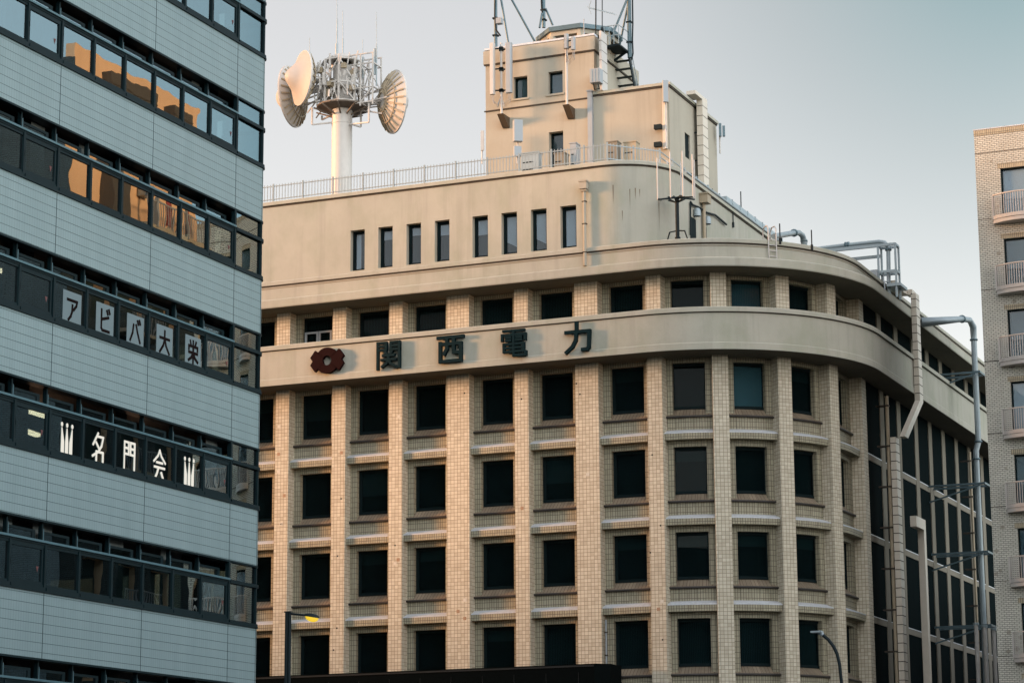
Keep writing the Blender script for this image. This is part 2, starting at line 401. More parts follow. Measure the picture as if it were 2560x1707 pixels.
WW, WH = 1.60, 2.06
def winframe(w_, h):
    b = MB(); t = .085
    for x0, x1, z0, z1 in ((-w_/2, -w_/2+t, 0, h), (w_/2-t, w_/2, 0, h), (-w_/2+t, w_/2-t, 0, t), (-w_/2+t, w_/2-t, h-t, h)):
        b.box(x0, x1, -.07, .05, z0, z1)
    t2 = .05
    for x0, x1, z0, z1 in ((-w_/2+t, -w_/2+t+t2, t, h-t), (w_/2-t-t2, w_/2-t, t, h-t), (-w_/2+t+t2, w_/2-t-t2, t, t+t2), (-w_/2+t+t2, w_/2-t-t2, h-t-t2, h-t)):
        b.box(x0, x1, -.03, .03, z0, z1)
    return b
def proto(mb, name, mat):
    o = mb.build(name, mat); me = o.data; bpy.data.objects.remove(o); return me
def wmeshes(w_, h):
    fr = proto(winframe(w_, h), 'window_frame', M_BLK)
    pa = MB(); pa.box(-w_/2+.1, w_/2-.1, .0, .012, .1, h-.1); pa = proto(pa, 'pane', M_GLS)
    bl = []
    for mm in (M_B0, M_B1, M_B2, M_B3, 'half', 'low'):
        if isinstance(mm, str):
            f_ = .42 if mm == 'half' else .70
            q = MB(); q.box(-w_/2+.02, w_/2-.02, .06, .09, .02, h*f_); q.box(-w_/2+.02, w_/2-.02, .05, .07, h*f_+.001, h-.02, mi=1); bl.append(proto(q, 'blind', [M_B0, M_B5])); continue
        q = MB(); q.box(-w_/2+.02, w_/2-.02, .06, .09, .02, h-.02); bl.append(proto(q, 'blind', mm))
    return fr, pa, bl
W_STD = wmeshes(WW, WH); W_ATT = wmeshes(1.62, 1.86)
def put_window(kind, c, z, meshes, bi):
    if kind == 'f': loc = Vector((c, 100-O_GL, z)); rz = 0
    elif kind == 'a': loc = Vector((CX+(RB+O_GL)*math.sin(c), CY-(RB+O_GL)*math.cos(c), z)); rz = c
    else: loc = Vector((CX+RB+O_GL, c, z)); rz = math.pi/2
    fr = bpy.data.objects.new('window', meshes[0]); COL.objects.link(fr); fr.parent = OB
    fr.location = loc - OB.location; fr.rotation_euler = (0, 0, rz)
    for nm, me in (('pane', meshes[1]), ('blind', meshes[2][bi])):
        o = bpy.data.objects.new(nm, me); COL.objects.link(o); o.parent = fr
    return fr
wallT, wallS, shade_panels = MB(), MB(), MB()
for bi, (kind, c, w_) in enumerate(bays):
    M = Mfront(c) if kind == 'f' else Marc(c) if kind == 'a' else Mside(c)
    n = 5 if kind == 'a' else 1
    g_, y0, y1 = WW/2, -O_REC, 2.61
    e = w_/2+.02
    vis = kind != 's'
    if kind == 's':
        sub(shade_panels, M, -e+.005, e-.005, 1.25, 1.62, 0, 23.31, 1); sub(shade_panels, M, -e+.005, e-.005, 1.25, 1.62, 25.25, 27.03, 1)
    # attic storey
    for xa, xb in ((-e, -.81), (.81, e)): sub(wallS, M, xa, xb, y0, y1, 25.2, 27.06, 2 if n > 1 else 1)
    sub(wallS, M, -.81, .81, y0, y1, 26.86, 27.06, n)
    if vis:
        ab = {4: 1, 3: 1, 5: 1, 6: 1, 7: 1, 8: 1, 9: 0, 10: 2, 11: 1, 2: 0}.get(bi, random.choice((0, 1)))
        put_window(kind, c, 25.0, W_ATT, ab)
    for k in range(4):
        dz = -3.76*k; wt, wb, rl = 23.11+dz, 21.05+dz, 20.70+dz
        top = 23.33 if k == 0 else 19.62+3.76+dz
        for xa, xb in ((-e, -g_), (g_, e)): sub(wallS, M, xa, xb, y0, y1, rl-.05, top, 2 if n > 1 else 1)
        sub(wallS, M, -g_, g_, y0, y1, wt, top, n)
        sub(wallS, M, -e, e, y0, y1, 19.61+dz, rl-.05, n)
        if vis:
            v = {(10, 0): 3, (8, 3): 1, (10, 3): 1, (11, 3): 1, (7, 3): 1, (9, 3): 1, (5, 0): 0}.get((bi, k), random.choice((0, 0, 0, 4, 5, 0, 1 if k in (0, 3) else 4)))
            put_window(kind, c, wb, W_STD, v)
        # sloping tiled sill with a dark nosing
        s_ = MB(); fy, by = 1.70, 2.06
        for j in range(n):
            xa, xb = -e+.02+(2*e-.04)*j/n, -e+.02+(2*e-.04)*(j+1)/n
            ia, ib = max(-g_, min(g_, xa)), max(-g_, min(g_, xb))
            if n == 1: ia, ib = -g_, g_
            s_.face([M(xa, fy, rl+.03), M(xb, fy, rl+.03), M(ib, by, wb+.0), M(ia, by, wb+.0)])
            s_.face([M(xa, fy, rl-.06), M(xb, fy, rl-.06), M(xb, fy, rl+.03), M(xa, fy, rl+.03)])
            s_.face([M(xb, fy, rl-.06), M(xa, fy, rl-.06), M(xa, 1.8, rl-.06), M(xb, 1.8, rl-.06)])
        if n == 1:
            s_.face([M(-e+.02, fy, rl+.03), M(-g_, by, wb), M(-e+.02, by, rl+.03)]); s_.face([M(e-.02, fy, rl+.03), M(e-.02, by, rl+.03), M(g_, by, wb)])
        sl_ = s_.build('sill', M_SILL, OB)
        r_ = MB(); r_.tube([M(-e+.03+(2*e-.06)*j/8, 1.69, rl-.02) for j in range(9)], .05, 8); r_.build('nosing', M_ROLL, sl_)
        # ledge with flashing
        l_ = MB(); f_ = MB(); zt, zf, zb = 20.10+dz, 19.92+dz, 19.62+dz; ly = 1.37 if kind != 's' else 1.215
        for j in range(n):
            xa, xb = -e+.01+(2*e-.02)*j/n, -e+.01+(2*e-.02)*(j+1)/n
            l_.box(xa, xb, ly, 1.9, zb, zf, M)
            f_.face([M(xa, ly-.012, zf+.012), M(xb, ly-.012, zf+.012), M(xb, 1.775, zt), M(xa, 1.775, zt)])
            f_.face([M(xa, ly-.012, zf-.03), M(xb, ly-.012, zf-.03), M(xb, ly-.012, zf+.012), M(xa, ly-.012, zf+.012)])
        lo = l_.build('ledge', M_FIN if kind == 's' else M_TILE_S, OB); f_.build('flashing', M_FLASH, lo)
    sub(wallS, M, -e, e, y0, y1, 0, 8.35, n)
shade_panels.build('side_shade_panel', plain('side_shade_dark', (.004, .010, .011), .9, 0, .2, .02), OB)  # near-black panels added to stand for the shade between the side fins
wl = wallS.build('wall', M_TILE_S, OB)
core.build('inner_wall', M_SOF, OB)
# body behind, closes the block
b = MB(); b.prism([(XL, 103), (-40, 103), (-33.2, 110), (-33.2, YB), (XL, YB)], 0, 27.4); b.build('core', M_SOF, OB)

# ---- penthouse storey
PH = fpath(0, cx=-38.5, cy=102.95, rr=2.85, y1=119.0)
slits = [(-50.62, .74), (-49.18, .74), (-47.73, .74), (-46.29, .74), (-44.38, .77), (-42.94, .77), (-41.49, .77), (-40.05, .77)]
PW = MB()
SZ0, SZ1 = 28.43, 30.37
PW.sweep(PH, [(-.45, 27.4), (0, 27.4), (0, SZ0), (-.45, SZ0)])
PW.sweep(PH, [(-.45, SZ1), (0, SZ1), (0, 32.0), (-.45, 32.0)])
xs = [XL]
for x, w_ in slits: xs += [x-w_/2, x+w_/2]
for k in range(0, len(xs)-1, 2): PW.box(xs[k], xs[k+1], 100.10, 100.55, SZ0, SZ1)
tail = [p for p in PH if p[4] > -.02]
tail = [(xs[-1], 100.10, 0, -1, xs[-1]-PH[2][0])] + tail
PW.sweep(tail, [(-.45, SZ0), (0, SZ0), (0, SZ1), (-.45, SZ1)])
PW.prism([(XL, 100.5), (-38.5, 100.5), (-36.1, 103), (-36.1, 119), (XL, 119)], 31.5, 32.03)
PW = PW.build('penthouse_wall', M_STUC_G, OB)
q = MB(); q.sweep(PH, [(-.5, 32.035), (.10, 32.035), (.10, 32.18), (.06, 32.22), (-.5, 32.22)]); q.build('coping', M_STUC_G, PW)
q = MB(); q.sweep(PH, [(-.01, 31.965), (.03, 31.965), (.03, 32.033), (-.01, 32.033)]); q.build('coping_shadow_line', M_LINE, PW)  # painted shadow line below the penthouse coping
blh = (.95, .28, .25, .32, .42, .80, .85, .98)
for i, (x, w_) in enumerate(slits):
    h = SZ1-SZ0-.005; fr = winframe(w_-.005, h); o = Vector((x, 100.43, SZ0+.003))
    fo = bpy.data.objects.new('window', proto(fr, 'slit_frame', M_BLK)); COL.objects.link(fo); fo.parent = OB; fo.location = o-OB.location; tag(fo)
    p_ = MB(); p_.box(-w_/2+.1, w_/2-.1, 0, .01, .1, h-.1); po = bpy.data.objects.new('pane', proto(p_, 'slit_pane', M_GLS2)); COL.objects.link(po); po.parent = fo
    k_ = MB(); k_.box(-w_/2+.02, w_/2-.02, .09, .11, .02, h-.02)
    bo = bpy.data.objects.new('backing', proto(k_, 'slit_backing', M_B0)); COL.objects.link(bo); bo.parent = fo
    t_ = MB()
    if i in (5, 6): t_.face([(-w_/2+.02, .07, h-.1), (-w_/2+.02, .07, h*.36), (w_/2-.02, .07, h*.16), (w_/2-.02, .07, h-.1)])  # slanted lower edge cuts a diagonal shadow into the blind's shape
    elif i == 0: t_.box(-w_/2+.02, .0, .06, .07, .1, h-.1)
    else: t_.box(-w_/2+.02, w_/2-.02, .06, .07, h*(1-blh[i]), h-.1)
    to = bpy.data.objects.new('blind', proto(t_, 'slit_blind', M_B4)); COL.objects.link(to); to.parent = fo
# rust stains are part of the weathered stucco; downpipe with hopper head
def dpipe(x, z0, z1, Y, nm, label):
    t = thing(nm, (x, Y, z0), label, 'pipe')
    m = MB(); m.tube([(x, Y-.09, z0), (x, Y-.09, z1-.3)], .075, 10); m.build('pipe', M_STUC, t)
    m = MB(); m.box(x-.17, x+.17, Y-.28, Y-.005, z1-.32, z1); m.box(x-.2, x+.2, Y-.31, Y-.005, z1, z1+.08); m.box(x-.12, x+.12, Y-.2, Y-.005, z1-.42, z1-.32); m.build('hopper_head', M_STUC, t)
    m = MB()
    for z in (z0+.6, z0+1.9, z1-.9): m.box(x-.1, x+.1, Y-.17, Y-.005, z, z+.04)
    m.build('bracket', M_LINE, t)
dpipe(-39.2, 27.47, 31.3, 100.02, 'downpipe', 'cream downpipe with square hopper head beside the last slit window')
# door leaves in the attic bay above the emblem
q = MB()
for s_ in (-1, 1):
    for x0, x1, z0, z1 in ((.02, .10, 25.15, 26.16), (.62, .72, 25.15, 26.16), (.10, .62, 26.07, 26.16), (.10, .62, 25.15, 25.22)):
        q.box(-53.58+(x0 if s_ > 0 else -x1), -53.58+(x1 if s_ > 0 else -x0), 101.9, 101.97, z0, z1)
q.build('casement', M_WHT2, OB)

# ---- tower block on the roof
def winbox(name, x0, x1, z0, z1, Y, blind, depth=.3, parent=OB):
    """framed window recessed in a wall that faces -Y"""
    b = MB(); t = .07; yy = Y+depth
    for a, b_, c, d in ((x0, x0+t, z0, z1), (x1-t, x1, z0, z1), (x0+t, x1-t, z0, z0+t), (x0+t, x1-t, z1-t, z1)): b.box(a, b_, yy-.05, yy+.03, c, d)
    o = b.build(name, M_BLK, parent)
    b = MB(); b.box(x0+t, x1-t, yy, yy+.01, z0+t, z1-t); b.build('pane', M_GLS2, o)
    b = MB(); b.box(x0+.01, x1-.01, yy+.05, yy+.07, z0+.01, z1-.01); b.build('blind', blind, o)
    return o
def holed_wall(mb, x0, x1, y0, y1, z0, z1, holes):
    """holes sorted by x, not overlapping in x unless stacked (then same x range)"""
    xs = sorted({x0, x1, *[h[0] for h in holes], *[h[1] for h in holes]})
    for a, c in zip(xs, xs[1:]):
        hs = sorted([(h[2], h[3]) for h in holes if h[0] <= a+1e-6 and h[1] >= c-1e-6]); z = z0
        for ha, hb in hs:
            if ha > z: mb.box(a, c, y0, y1, z, ha)
            z = hb
        if z < z1: mb.box(a, c, y0, y1, z, z1)
TX0, TX1, TX2, TY = -46.68, -41.0, -37.23, 106.0
tw = MB()
H = [(-45.2, -44.47, 37.7, 38.8), (-43.37, -42.63, 37.7, 38.82), (-43.37, -42.63, 33.8, 35.8)]
holed_wall(tw, TX0, TX1, TY, TY+.4, 32.0, 40.35, H)
tw.box(TX1, TX2, TY, TY+.4, 32, 37.36)
tw.box(TX0, TX0+.4, TY+.4, 112.0, 32, 40.35); tw.box(TX1-.4, TX1, TY+.4, 112, 37.2, 40.35)
tw.box(TX0+.4, TX1-.4, TY+.4, 112, 39.5, 39.7); tw.box(TX0+.4, TX1-.4, 111.6, 112, 37.3, 40.35)
# side wall of the lower block (faces +X) with a window and a door opening
M_side = lambda x, y, z: (TX2-y, x, z)
xs = []
sw = [(TY+.4, 108.16, 32, 37.36), (108.16, 108.9, 32, 34.43), (108.16, 108.9, 35.65, 37.36), (108.9, 113.0, 32, 37.36)]
for a, c, z0, z1 in sw: tw.box(TX2-.4, TX2, a, c, z0, z1)
tw.box(TX0+.4, TX2-.4, TY+.4, 113, 36.9, 37.2); tw.box(TX0, TX2-.4, 112.7, 113, 32, 37.2)
tw.box(TX2-.45, TX2-.42, 108.1, 109, 34.4, 35.7)
TW = tw.build('stair_tower', M_STUC, OB)
q = MB(); q.box(TX0-.06, TX1+.06, TY-.07, TY, 39.56, 39.62); q.box(TX1, TX1+.06, TY, 112, 39.56, 39.62)
q.box(TX0-.06, TX1-.3, TY-.055, TY, 37.22, 37.28); q.box(TX1-.25, TX2+.05, TY-.055, TY, 37.28, 37.34); q.box(TX2, TX2+.055, TY, 113, 37.28, 37.34); q.build('string_course', M_LINE, TW)
q = MB(); q.box(TX1-.25, TX2+.1, TY-.10, TY+.45, 37.365, 37.50); q.box(TX2-.42, TX2+.1, TY+.45, 113.05, 37.365, 37.50); q.build('coping', M_STUC_G, TW)
q = MB(); q.box(TX0-.08, TX1+.08, TY-.09, TY, 39.63, 40.30); q.box(TX1, TX1+.08, TY, 112, 39.63, 40.30); q.box(TX0-.08, TX0, TY, 112, 39.63, 40.30); q.build('parapet', M_STUC, TW)
q = MB(); q.box(TX0-.04, TX1+.04, TY-.05, TY+.42, 40.355, 40.45); q.build('coping', M_FLASH, TW)
winbox('window', *H[0], TY, M_B5, .28); winbox('window', *H[1], TY, M_B6, .28); winbox('window', *H[2], TY, M_B0, .35)
q = MB(); q.box(-45.3, -44.37, TY-.07, TY-.001, 37.60, 37.69); q.box(-43.47, -42.53, TY-.07, TY-.001, 37.60, 37.69); q.build('window_sill', M_STUC, TW)
q = MB(); q.box(-37.68, -37.23-.02, 105.99-.02, 105.995, 32, 33); q.build('patch', M_WHT, TW)
# octagonal head-house
def ngon(cx, cy, r, n=8, a0=0.0): return [(cx+r*math.cos(a0+2*math.pi*k/n), cy+r*math.sin(a0+2*math.pi*k/n)) for k in range(n)]
OCX, OCY = -42.75, 108.55; A0 = R(-90+22.5-9)
q = MB(); q.prism(ngon(OCX, OCY, 2.15, 8, R(-67)), 41.08, 41.30); hh = q.build('head_house_slab', M_STEEL, OB)
q = MB(); q.prism(ngon(OCX, OCY, 2.0, 8, R(-67)), 40.86, 41.08)
for k in range(8):
    p = ngon(OCX, OCY, 1.9, 8, R(-67))[k]; q.prism(ngon(p[0], p[1], .17, 6), 40.0, 40.86)
q.prism(ngon(OCX, OCY, 2.0, 8, R(-67)), 39.7, 40.42); q.build('head_house', M_STUC, OB)
q = MB(); q.prism(ngon(OCX, OCY, 1.3, 8, R(-67)), 40.3, 40.9); q.build('head_house_core', M_DARK, OB)

M_RUST = plain('rust_stain', (.20, .155, .10), .9, var=.3, scale=6)
def streak(ang, z0, z1, w0):
    a = R(ang); b = MB(); P = []
    for u, z in ((-w0/2, z1), (w0/2, z1), (w0*.3, (z0+z1)/2), (0, z0), (-w0*.3, (z0+z1)/2)):
        aa = a+u/2.85; P.append((-38.5+2.854*math.sin(aa), 102.95-2.854*math.cos(aa), z))
    b.face(P); return b.build('rust_stain', M_RUST, PW)
for an, z0, z1, w0 in ((12, 30.2, 31.1, .05), (27, 29.9, 30.9, .04), (32, 30.4, 30.95, .05), (36, 30.5, 30.9, .04), (55, 29.0, 30.6, .05), (20, 29.4, 29.9, .04)): streak(an, z0, z1, w0)
M_PAT = plain('tile_patch_brown', (.42, .27, .17), .7); M_PAT2 = plain('tile_patch_pale', (.74, .71, .62), .6); M_HOLE = plain('bolt_hole', (.02, .02, .02), .9)
rp = random.Random(21)
for i in range(30):
    xc = rp.choice([c for c in fc[3:]]); u = round((rp.uniform(-.5, .5)*(xc[1]-.18))/.165)*.165; z = round(rp.uniform(10.2, 22.5)/.165)*.165; mm = rp.choice((M_PAT, M_PAT2, M_HOLE, M_HOLE))
    b = MB(); h = .075 if mm is not M_HOLE else .035
    b.box(xc[0]+u-h, xc[0]+u+h, 101.194, 101.1995, z-h, z+h); b.build('tile_patch' if mm is not M_HOLE else 'bolt_hole', mm, OB)
# ==================================================================== SIGN
SG = thing('wall_emblem', (-52, 99.9, 24.24), 'maroon ring emblem with pointed wings on the cream band', 'sign')
def ring_emblem(cx, cz, r, Y, d):
    b = MB(); pts = []
    for k in range(13): a = R(143-k*106/12); pts.append((r*math.cos(a), r*math.sin(a)))
    pts += [(1.01*r, .83*r), (1.42*r, .29*r), (1.21*r, 0), (1.42*r, -.29*r), (1.01*r, -.83*r)]
    for k in range(13): a = R(-37-k*106/12); pts.append((r*math.cos(a), r*math.sin(a)))
    pts += [(-1.01*r, -.83*r), (-1.42*r, -.29*r), (-1.21*r, 0), (-1.42*r, .29*r), (-1.01*r, .83*r)]
    n = len(pts); hole = []
    for p in pts:
        a = math.atan2(p[1], p[0]); hole.append((.37*r*math.cos(a), .37*r*math.sin(a)))
    for k in range(n):
        j = (k+1) % n
        P = lambda p, y: (cx+p[0], y, cz+p[1])
        b.face([P(pts[k], Y-d), P(hole[k], Y-d), P(hole[j], Y-d), P(pts[j], Y-d)])
        b.face([P(pts[k], Y-d), P(pts[j], Y-d), P(pts[j], Y), P(pts[k], Y)])
        b.face([P(hole[k], Y-d), P(hole[k], Y), P(hole[j], Y), P(hole[j], Y-d)])
        b.face([P(pts[k], Y), P(pts[j], Y), P(hole[j], Y), P(hole[k], Y)])
    return b
ring_emblem(-52.0, 24.24, .61, 99.93, .17).build('emblem', M_MARO, SG)
q = MB()
for dx in (-.4, .4): q.bar((-52+dx, 99.9, 24.3), (-52+dx, 100.005, 24.3), .06)
q.build('standoff', M_DARK, SG)
GL = {
 'riki': [[(.03, .70), (.93, .70), (.90, .10), (.84, .03), (.66, .03)], [(.44, 1.03), (.44, .68), (.40, .38), (.28, .16), (.04, -.04)]],
 'sai': [[(0, .95), (1, .95)], [(.09, .70), (.91, .70), (.91, .05), (.09, .05), (.09, .75)], [(.36, .95), (.36, .52), (.24, .32)], [(.63, .95), (.63, .38), (.80, .36)]],
 'den': [[(.1, .97), (.9, .97)], [(.05, .62), (.05, .82), (.95, .82), (.95, .62)], [(.5, .97), (.5, .56)], [(.2, .72), (.38, .72)], [(.2, .61), (.38, .61)], [(.62, .72), (.8, .72)], [(.62, .61), (.8, .61)],
         [(.12, .47), (.88, .47), (.88, .19), (.12, .19), (.12, .47)], [(.12, .33), (.88, .33)], [(.5, .47), (.5, .04), (.96, .04), (.96, .16)]],
 'kan': [[(.06, -.02), (.06, .97), (.40, .97), (.40, .70), (.06, .70)], [(.06, .835), (.40, .835)], [(.60, .70), (.94, .70), (.94, .02), (.84, .0)], [(.60, .70), (.60, .97), (.94, .97), (.94, .70)], [(.60, .835), (.94, .835)],
         [(.37, .62), (.42, .54)], [(.63, .62), (.58, .54)], [(.28, .48), (.72, .48)], [(.22, .32), (.78, .32)], [(.5, .48), (.5, .32), (.42, .18), (.24, .06)], [(.5, .32), (.58, .18), (.78, .06)]],
 'a': [[(.08, .86), (.92, .86), (.86, .68), (.64, .48)], [(.52, .66), (.50, .38), (.40, .18), (.2, .0)]],
 'bi': [[(.18, .95), (.18, .14), (.28, .05), (.9, .05)], [(.2, .52), (.82, .68)], [(.66, .96), (.74, .82)], [(.84, 1.02), (.92, .88)]],
 'ba': [[(.32, .78), (.24, .42), (.02, .05)], [(.56, .80), (.72, .45), (.95, .06)], [(.68, 1.0), (.76, .86)], [(.86, 1.04), (.94, .90)]],
 'dai': [[(.03, .66), (.97, .66)], [(.5, 1.0), (.5, .66), (.38, .34), (.04, .0)], [(.52, .62), (.64, .34), (.96, .0)]],
 'ei': [[(.2, 1.0), (.27, .84)], [(.5, 1.02), (.5, .84)], [(.8, 1.0), (.72, .84)], [(.06, .60), (.06, .76), (.94, .76), (.94, .60)], [(.06, .46), (.94, .46)], [(.5, .68), (.5, -.02)], [(.47, .42), (.3, .22), (.04, .08)], [(.53, .42), (.7, .22), (.96, .08)]],
 'mei': [[(.46, 1.0), (.04, .62)], [(.40, .90), (.92, .90), (.78, .62), (.50, .42), (.02, .26)], [(.30, .70), (.55, .54)], [(.34, .42), (.34, .02), (.92, .02), (.92, .42), (.34, .42)]],
 'mon': [[(.06, .0), (.06, .98), (.42, .98), (.42, .60), (.06, .60)], [(.06, .79), (.42, .79)], [(.58, .60), (.94, .60), (.94, .0)], [(.58, .60), (.58, .98), (.94, .98), (.94, .60)], [(.58, .79), (.94, .79)]],
 'kai': [[(.5, 1.0), (.36, .82), (.02, .62)], [(.5, 1.0), (.64, .82), (.98, .62)], [(.26, .60), (.74, .60)], [(.08, .44), (.92, .44)], [(.42, .44), (.30, .24), (.14, .07), (.86, .07)], [(.66, .28), (.90, .0)]],
}
def glyph(b, key, P, w_, h, t, depth):
    """P(u, v, d) places a point; strokes are butted bars, each a hair deeper than the last"""
    for si, st in enumerate(GL[key]):
        e = .0015*si
        for i in range(len(st)-1):
            a = Vector((st[i][0]*w_, st[i][1]*h)); c = Vector((st[i+1][0]*w_, st[i+1][1]*h)); d = (c-a)
            if d.length < 1e-5: continue
            d.normalize(); n = Vector((-d.y, d.x))*t/2; a2 = a-d*t*.42; c2 = c+d*t*.42; ee = e+.0007*i
            Q = [a2+n, a2-n, c2-n, c2+n]
            F = [P(p.x, p.y, depth+ee) for p in Q]; B = [P(p.x, p.y, -ee) for p in Q]
            b.face(F); b.face(B[::-1])
            for k in range(4): b.face([F[k], B[k], B[(k+1) % 4], F[(k+1) % 4]])
LT = thing('company_lettering', (-44, 99.9, 23.6), 'four large dark teal metal characters standing off the cream band', 'sign')
for key, x in (('kan', -48.85), ('sai', -45.74), ('den', -42.63), ('riki', -39.53)):
    b = MB(); W_, H_ = 1.24, 1.22
    glyph(b, key, lambda u, v, d, x=x: (x-W_/2+u, 99.92-d, 24.235-H_/2+v), W_, H_, .115 if key in ('kan', 'den') else .15, .16)
    for dx in (-.3, .3): b.bar((x+dx, 99.93, 24.3 if key != 'riki' else 24.5), (x+dx, 100.01, 24.3 if key != 'riki' else 24.5), .05)
    b.build('character', M_KANJI, LT)

# ==================================================================== ROOF RAILING
RL = thing('roof_railing', (-45, 100.15, 32.22), 'pale picket railing along the roof edge of the penthouse storey', 'railing')
RY = 100.12
poly = [(-70.0, RY), (-38.15, RY), (-36.35, 102.05), (-36.30, 118.5)]
posts = [-55.12-1.585*k for k in range(9, 0, -1)] + [-55.12+1.585*k for k in range(11)] 
pp = [(x, RY) for x in posts if x < -38.4] + [(-38.15, RY), (-37.25, 101.08), (-36.35, 102.05)] + [(-36.35+.05*0, 102.05+1.7*k) for k in range(1, 10)]
for i, (x, y) in enumerate(pp):
    b = MB(); b.box(x-.035, x+.035, y-.035, y+.035, 32.2, 33.10); b.build('post', M_RAIL, RL)
for (xa, ya), (xb, yb) in zip(pp, pp[1:]):
    b = MB(); A = Vector((xa, ya, 0)); B = Vector((xb, yb, 0)); L = (B-A).length; n = max(2, round(L/.155)); side = xa > -36.6
    for z in ((32.34, 32.98) if not side else (32.45, 32.72, 32.98)): b.bar((xa, ya, z), (xb, yb, z), .035, .04)
    if not side:
        for k in range(1, n):
            p = A+(B-A)*k/n; b.box(p.x-.013, p.x+.013, p.y-.013, p.y+.013, 32.28, 33.07)
    b.build('railing_panel', M_RAIL, RL)

# ==================================================================== COMMUNICATIONS MAST with dishes
YM = 125.0
mc = at(854, 440, Y=YM); mx = mc.x
CT = thing('antenna_mast', (mx, YM, 32), 'thick white cylindrical antenna mast with a lattice cage behind the roof railing', 'mast')
zc = at(854, 205, Y=YM).z
RM = .60
b = MB(); b.tube([(mx, YM, 20), (mx, YM, at(854, 278, Y=YM).z)], RM, 28); b.tube([(mx, YM, at(854, 278, Y=YM).z), (mx, YM, at(854, 168, Y=YM).z)], RM*.93, 24)
zj = at(854, 312, Y=YM).z; b.tube([(mx, YM, zj), (mx, YM, zj+.06)], RM+.02, 28); b.build('shaft', M_WHT, CT)
b = MB(); zp = at(854, 276, Y=YM).z
b.lathe((mx, YM, zp), (0, 0, 1), [(RM, 0), (1.45, .10), (1.52, .12), (1.52, .2), (RM, .25)], 20, smooth=False)
for k in range(10): a = 2*math.pi*k/10; b.bar((mx+.6*math.cos(a), YM+.6*math.sin(a), zp-.35), (mx+1.7*math.cos(a), YM+1.7*math.sin(a), zp+.05), .08)
b.build('platform', plain('platform_rust', (.16, .125, .095), .7), CT)
zt = at(854, 160, Y=YM).z
b = MB(); RC = 1.25
P8 = [(mx+RC*math.cos(2*math.pi*k/8+.3), YM+RC*math.sin(2*math.pi*k/8+.3)) for k in range(8)]
for k in range(8):
    p, q_ = P8[k], P8[(k+1) % 8]
    b.bar((*p, zp+.2), (*p, zt), .10)
    zz = [zp+.3, (zp+zt)/2, zt]
    for z in zz: b.bar((*p, z), (*q_, z), .08)
    for z0, z1 in zip(zz, zz[1:]):
        b.bar((*p, z0), (*q_, z1), .055) if k % 2 else b.bar((*q_, z0), (*p, z1), .055)
    b.bar((*p, zt), (mx+.5*math.cos(2*math.pi*k/8+.3), YM+.5*math.sin(2*math.pi*k/8+.3), zt+.35), .07)
for zq in (zt+.1, zp+1.2): b.lathe((mx, YM, zq), (0, 0, 1), [(RM*.9, 0), (.95, 0), (.95, .16), (RM*.9, .16)], 20)
rng = random.Random(3)
for k in range(110):
    a = rng.uniform(0, 6.28); r = rng.uniform(.9, 1.75); z = rng.uniform(zp+.2, zt-.3); h = rng.uniform(.2, .9)
    b.bar((mx+r*math.cos(a), YM+r*math.sin(a), z), (mx+r*math.cos(a)+rng.uniform(-.3, .3), YM+r*math.sin(a), z+h), rng.uniform(.03, .1))
for xo in (1.5, 2.3):
    for yo in (-.6, .5): b.bar((mx+xo, YM+yo, zp-.1), (mx+xo, YM+yo, zt+.2), .08)
    for z in (zp+.1, zp+1.0, zt-.4): b.bar((mx+xo, YM-.6, z), (mx+xo, YM+.5, z), .07)
for yo in (-.6, .5):
    for z in (zp+.1, zp+1.0, zt-.4, zt+.2): b.bar((mx+.8, YM+yo, z), (mx+2.35, YM+yo, z), .07)
    b.bar((mx+1.5, YM+yo, zp+.1), (mx+2.3, YM+yo, zp+1.0), .05); b.bar((mx+2.3, YM+yo, zp+1.0), (mx+1.5, YM+yo, zt-.4), .05)
    for z in (zp+.5, zp+1.5): b.bar((mx-2.1, YM+yo, z), (mx-.8, YM+yo, z), .08); b.bar((mx-2.0, YM+yo, z-.6), (mx-1.2, YM+yo, z+.3), .06)
b.lathe((mx, YM, zt+.1), (0, 0, 1), [(.9, 0), (.85, .2), (.5, .38), (.02, .42)], 20)
b.build('lattice_cage', M_WHT, CT)
for k in range(14):
    b = MB(); a = rng.uniform(0, 6.28); r = rng.uniform(.9, 1.5); z = rng.uniform(zp+.1, zt-.5)
    b.box(mx+r*math.cos(a)-.13, mx+r*math.cos(a)+.13, YM+r*math.sin(a)-.12, YM+r*math.sin(a)+.12, z, z+rng.uniform(.2, .5)); b.build('radio_unit', M_TANP, CT)
for x, y0, y1, off in ((842, -60, 160, -.2), (857, 28, 160, .1), (774, 95, 150, .3), (907, 100, 172, .2), (941, 30, 190, 0)):
    b = MB(); p = at(x, y0, Y=YM+off); q_ = at(x, y1+25, Y=YM+off); b.tube([(q_.x, YM+off, q_.z), (q_.x, YM+off, q_.z+(p.z-q_.z)*.55)], .045, 6); b.tube([(q_.x, YM+off, q_.z+(p.z-q_.z)*.5), (p.x, YM+off, p.z)], .022, 6); b.build('whip', M_PIPE, CT)
b = MB(); p = at(842, 110, Y=YM-.2); b.tube([(p.x, YM-.2, p.z-.9), (p.x, YM-.2, p.z)], .09, 8); b.build('whip_base', M_PIPE, CT)
b = MB(); p = at(937, 122, Y=YM); b.tube([(p.x, YM, p.z-1.6), (p.x, YM, p.z)], .07, 8); b.build('whip_base', M_PIPE, CT)
for x, y, dy in ((780, 312, -.8), (902, 318, .6), (922, 306, -.5), (805, 300, .8)):
    b = MB(); p = at(x, y, Y=YM+dy); b.bar((p.x, YM+dy, p.z), (p.x, YM+dy, zp+.1), .09); b.bar((p.x, YM+dy, p.z), (mx+.4*(1 if p.x > mx else -1), YM+dy*.3, p.z+.15), .08); b.build('outrigger', M_WHT, CT)
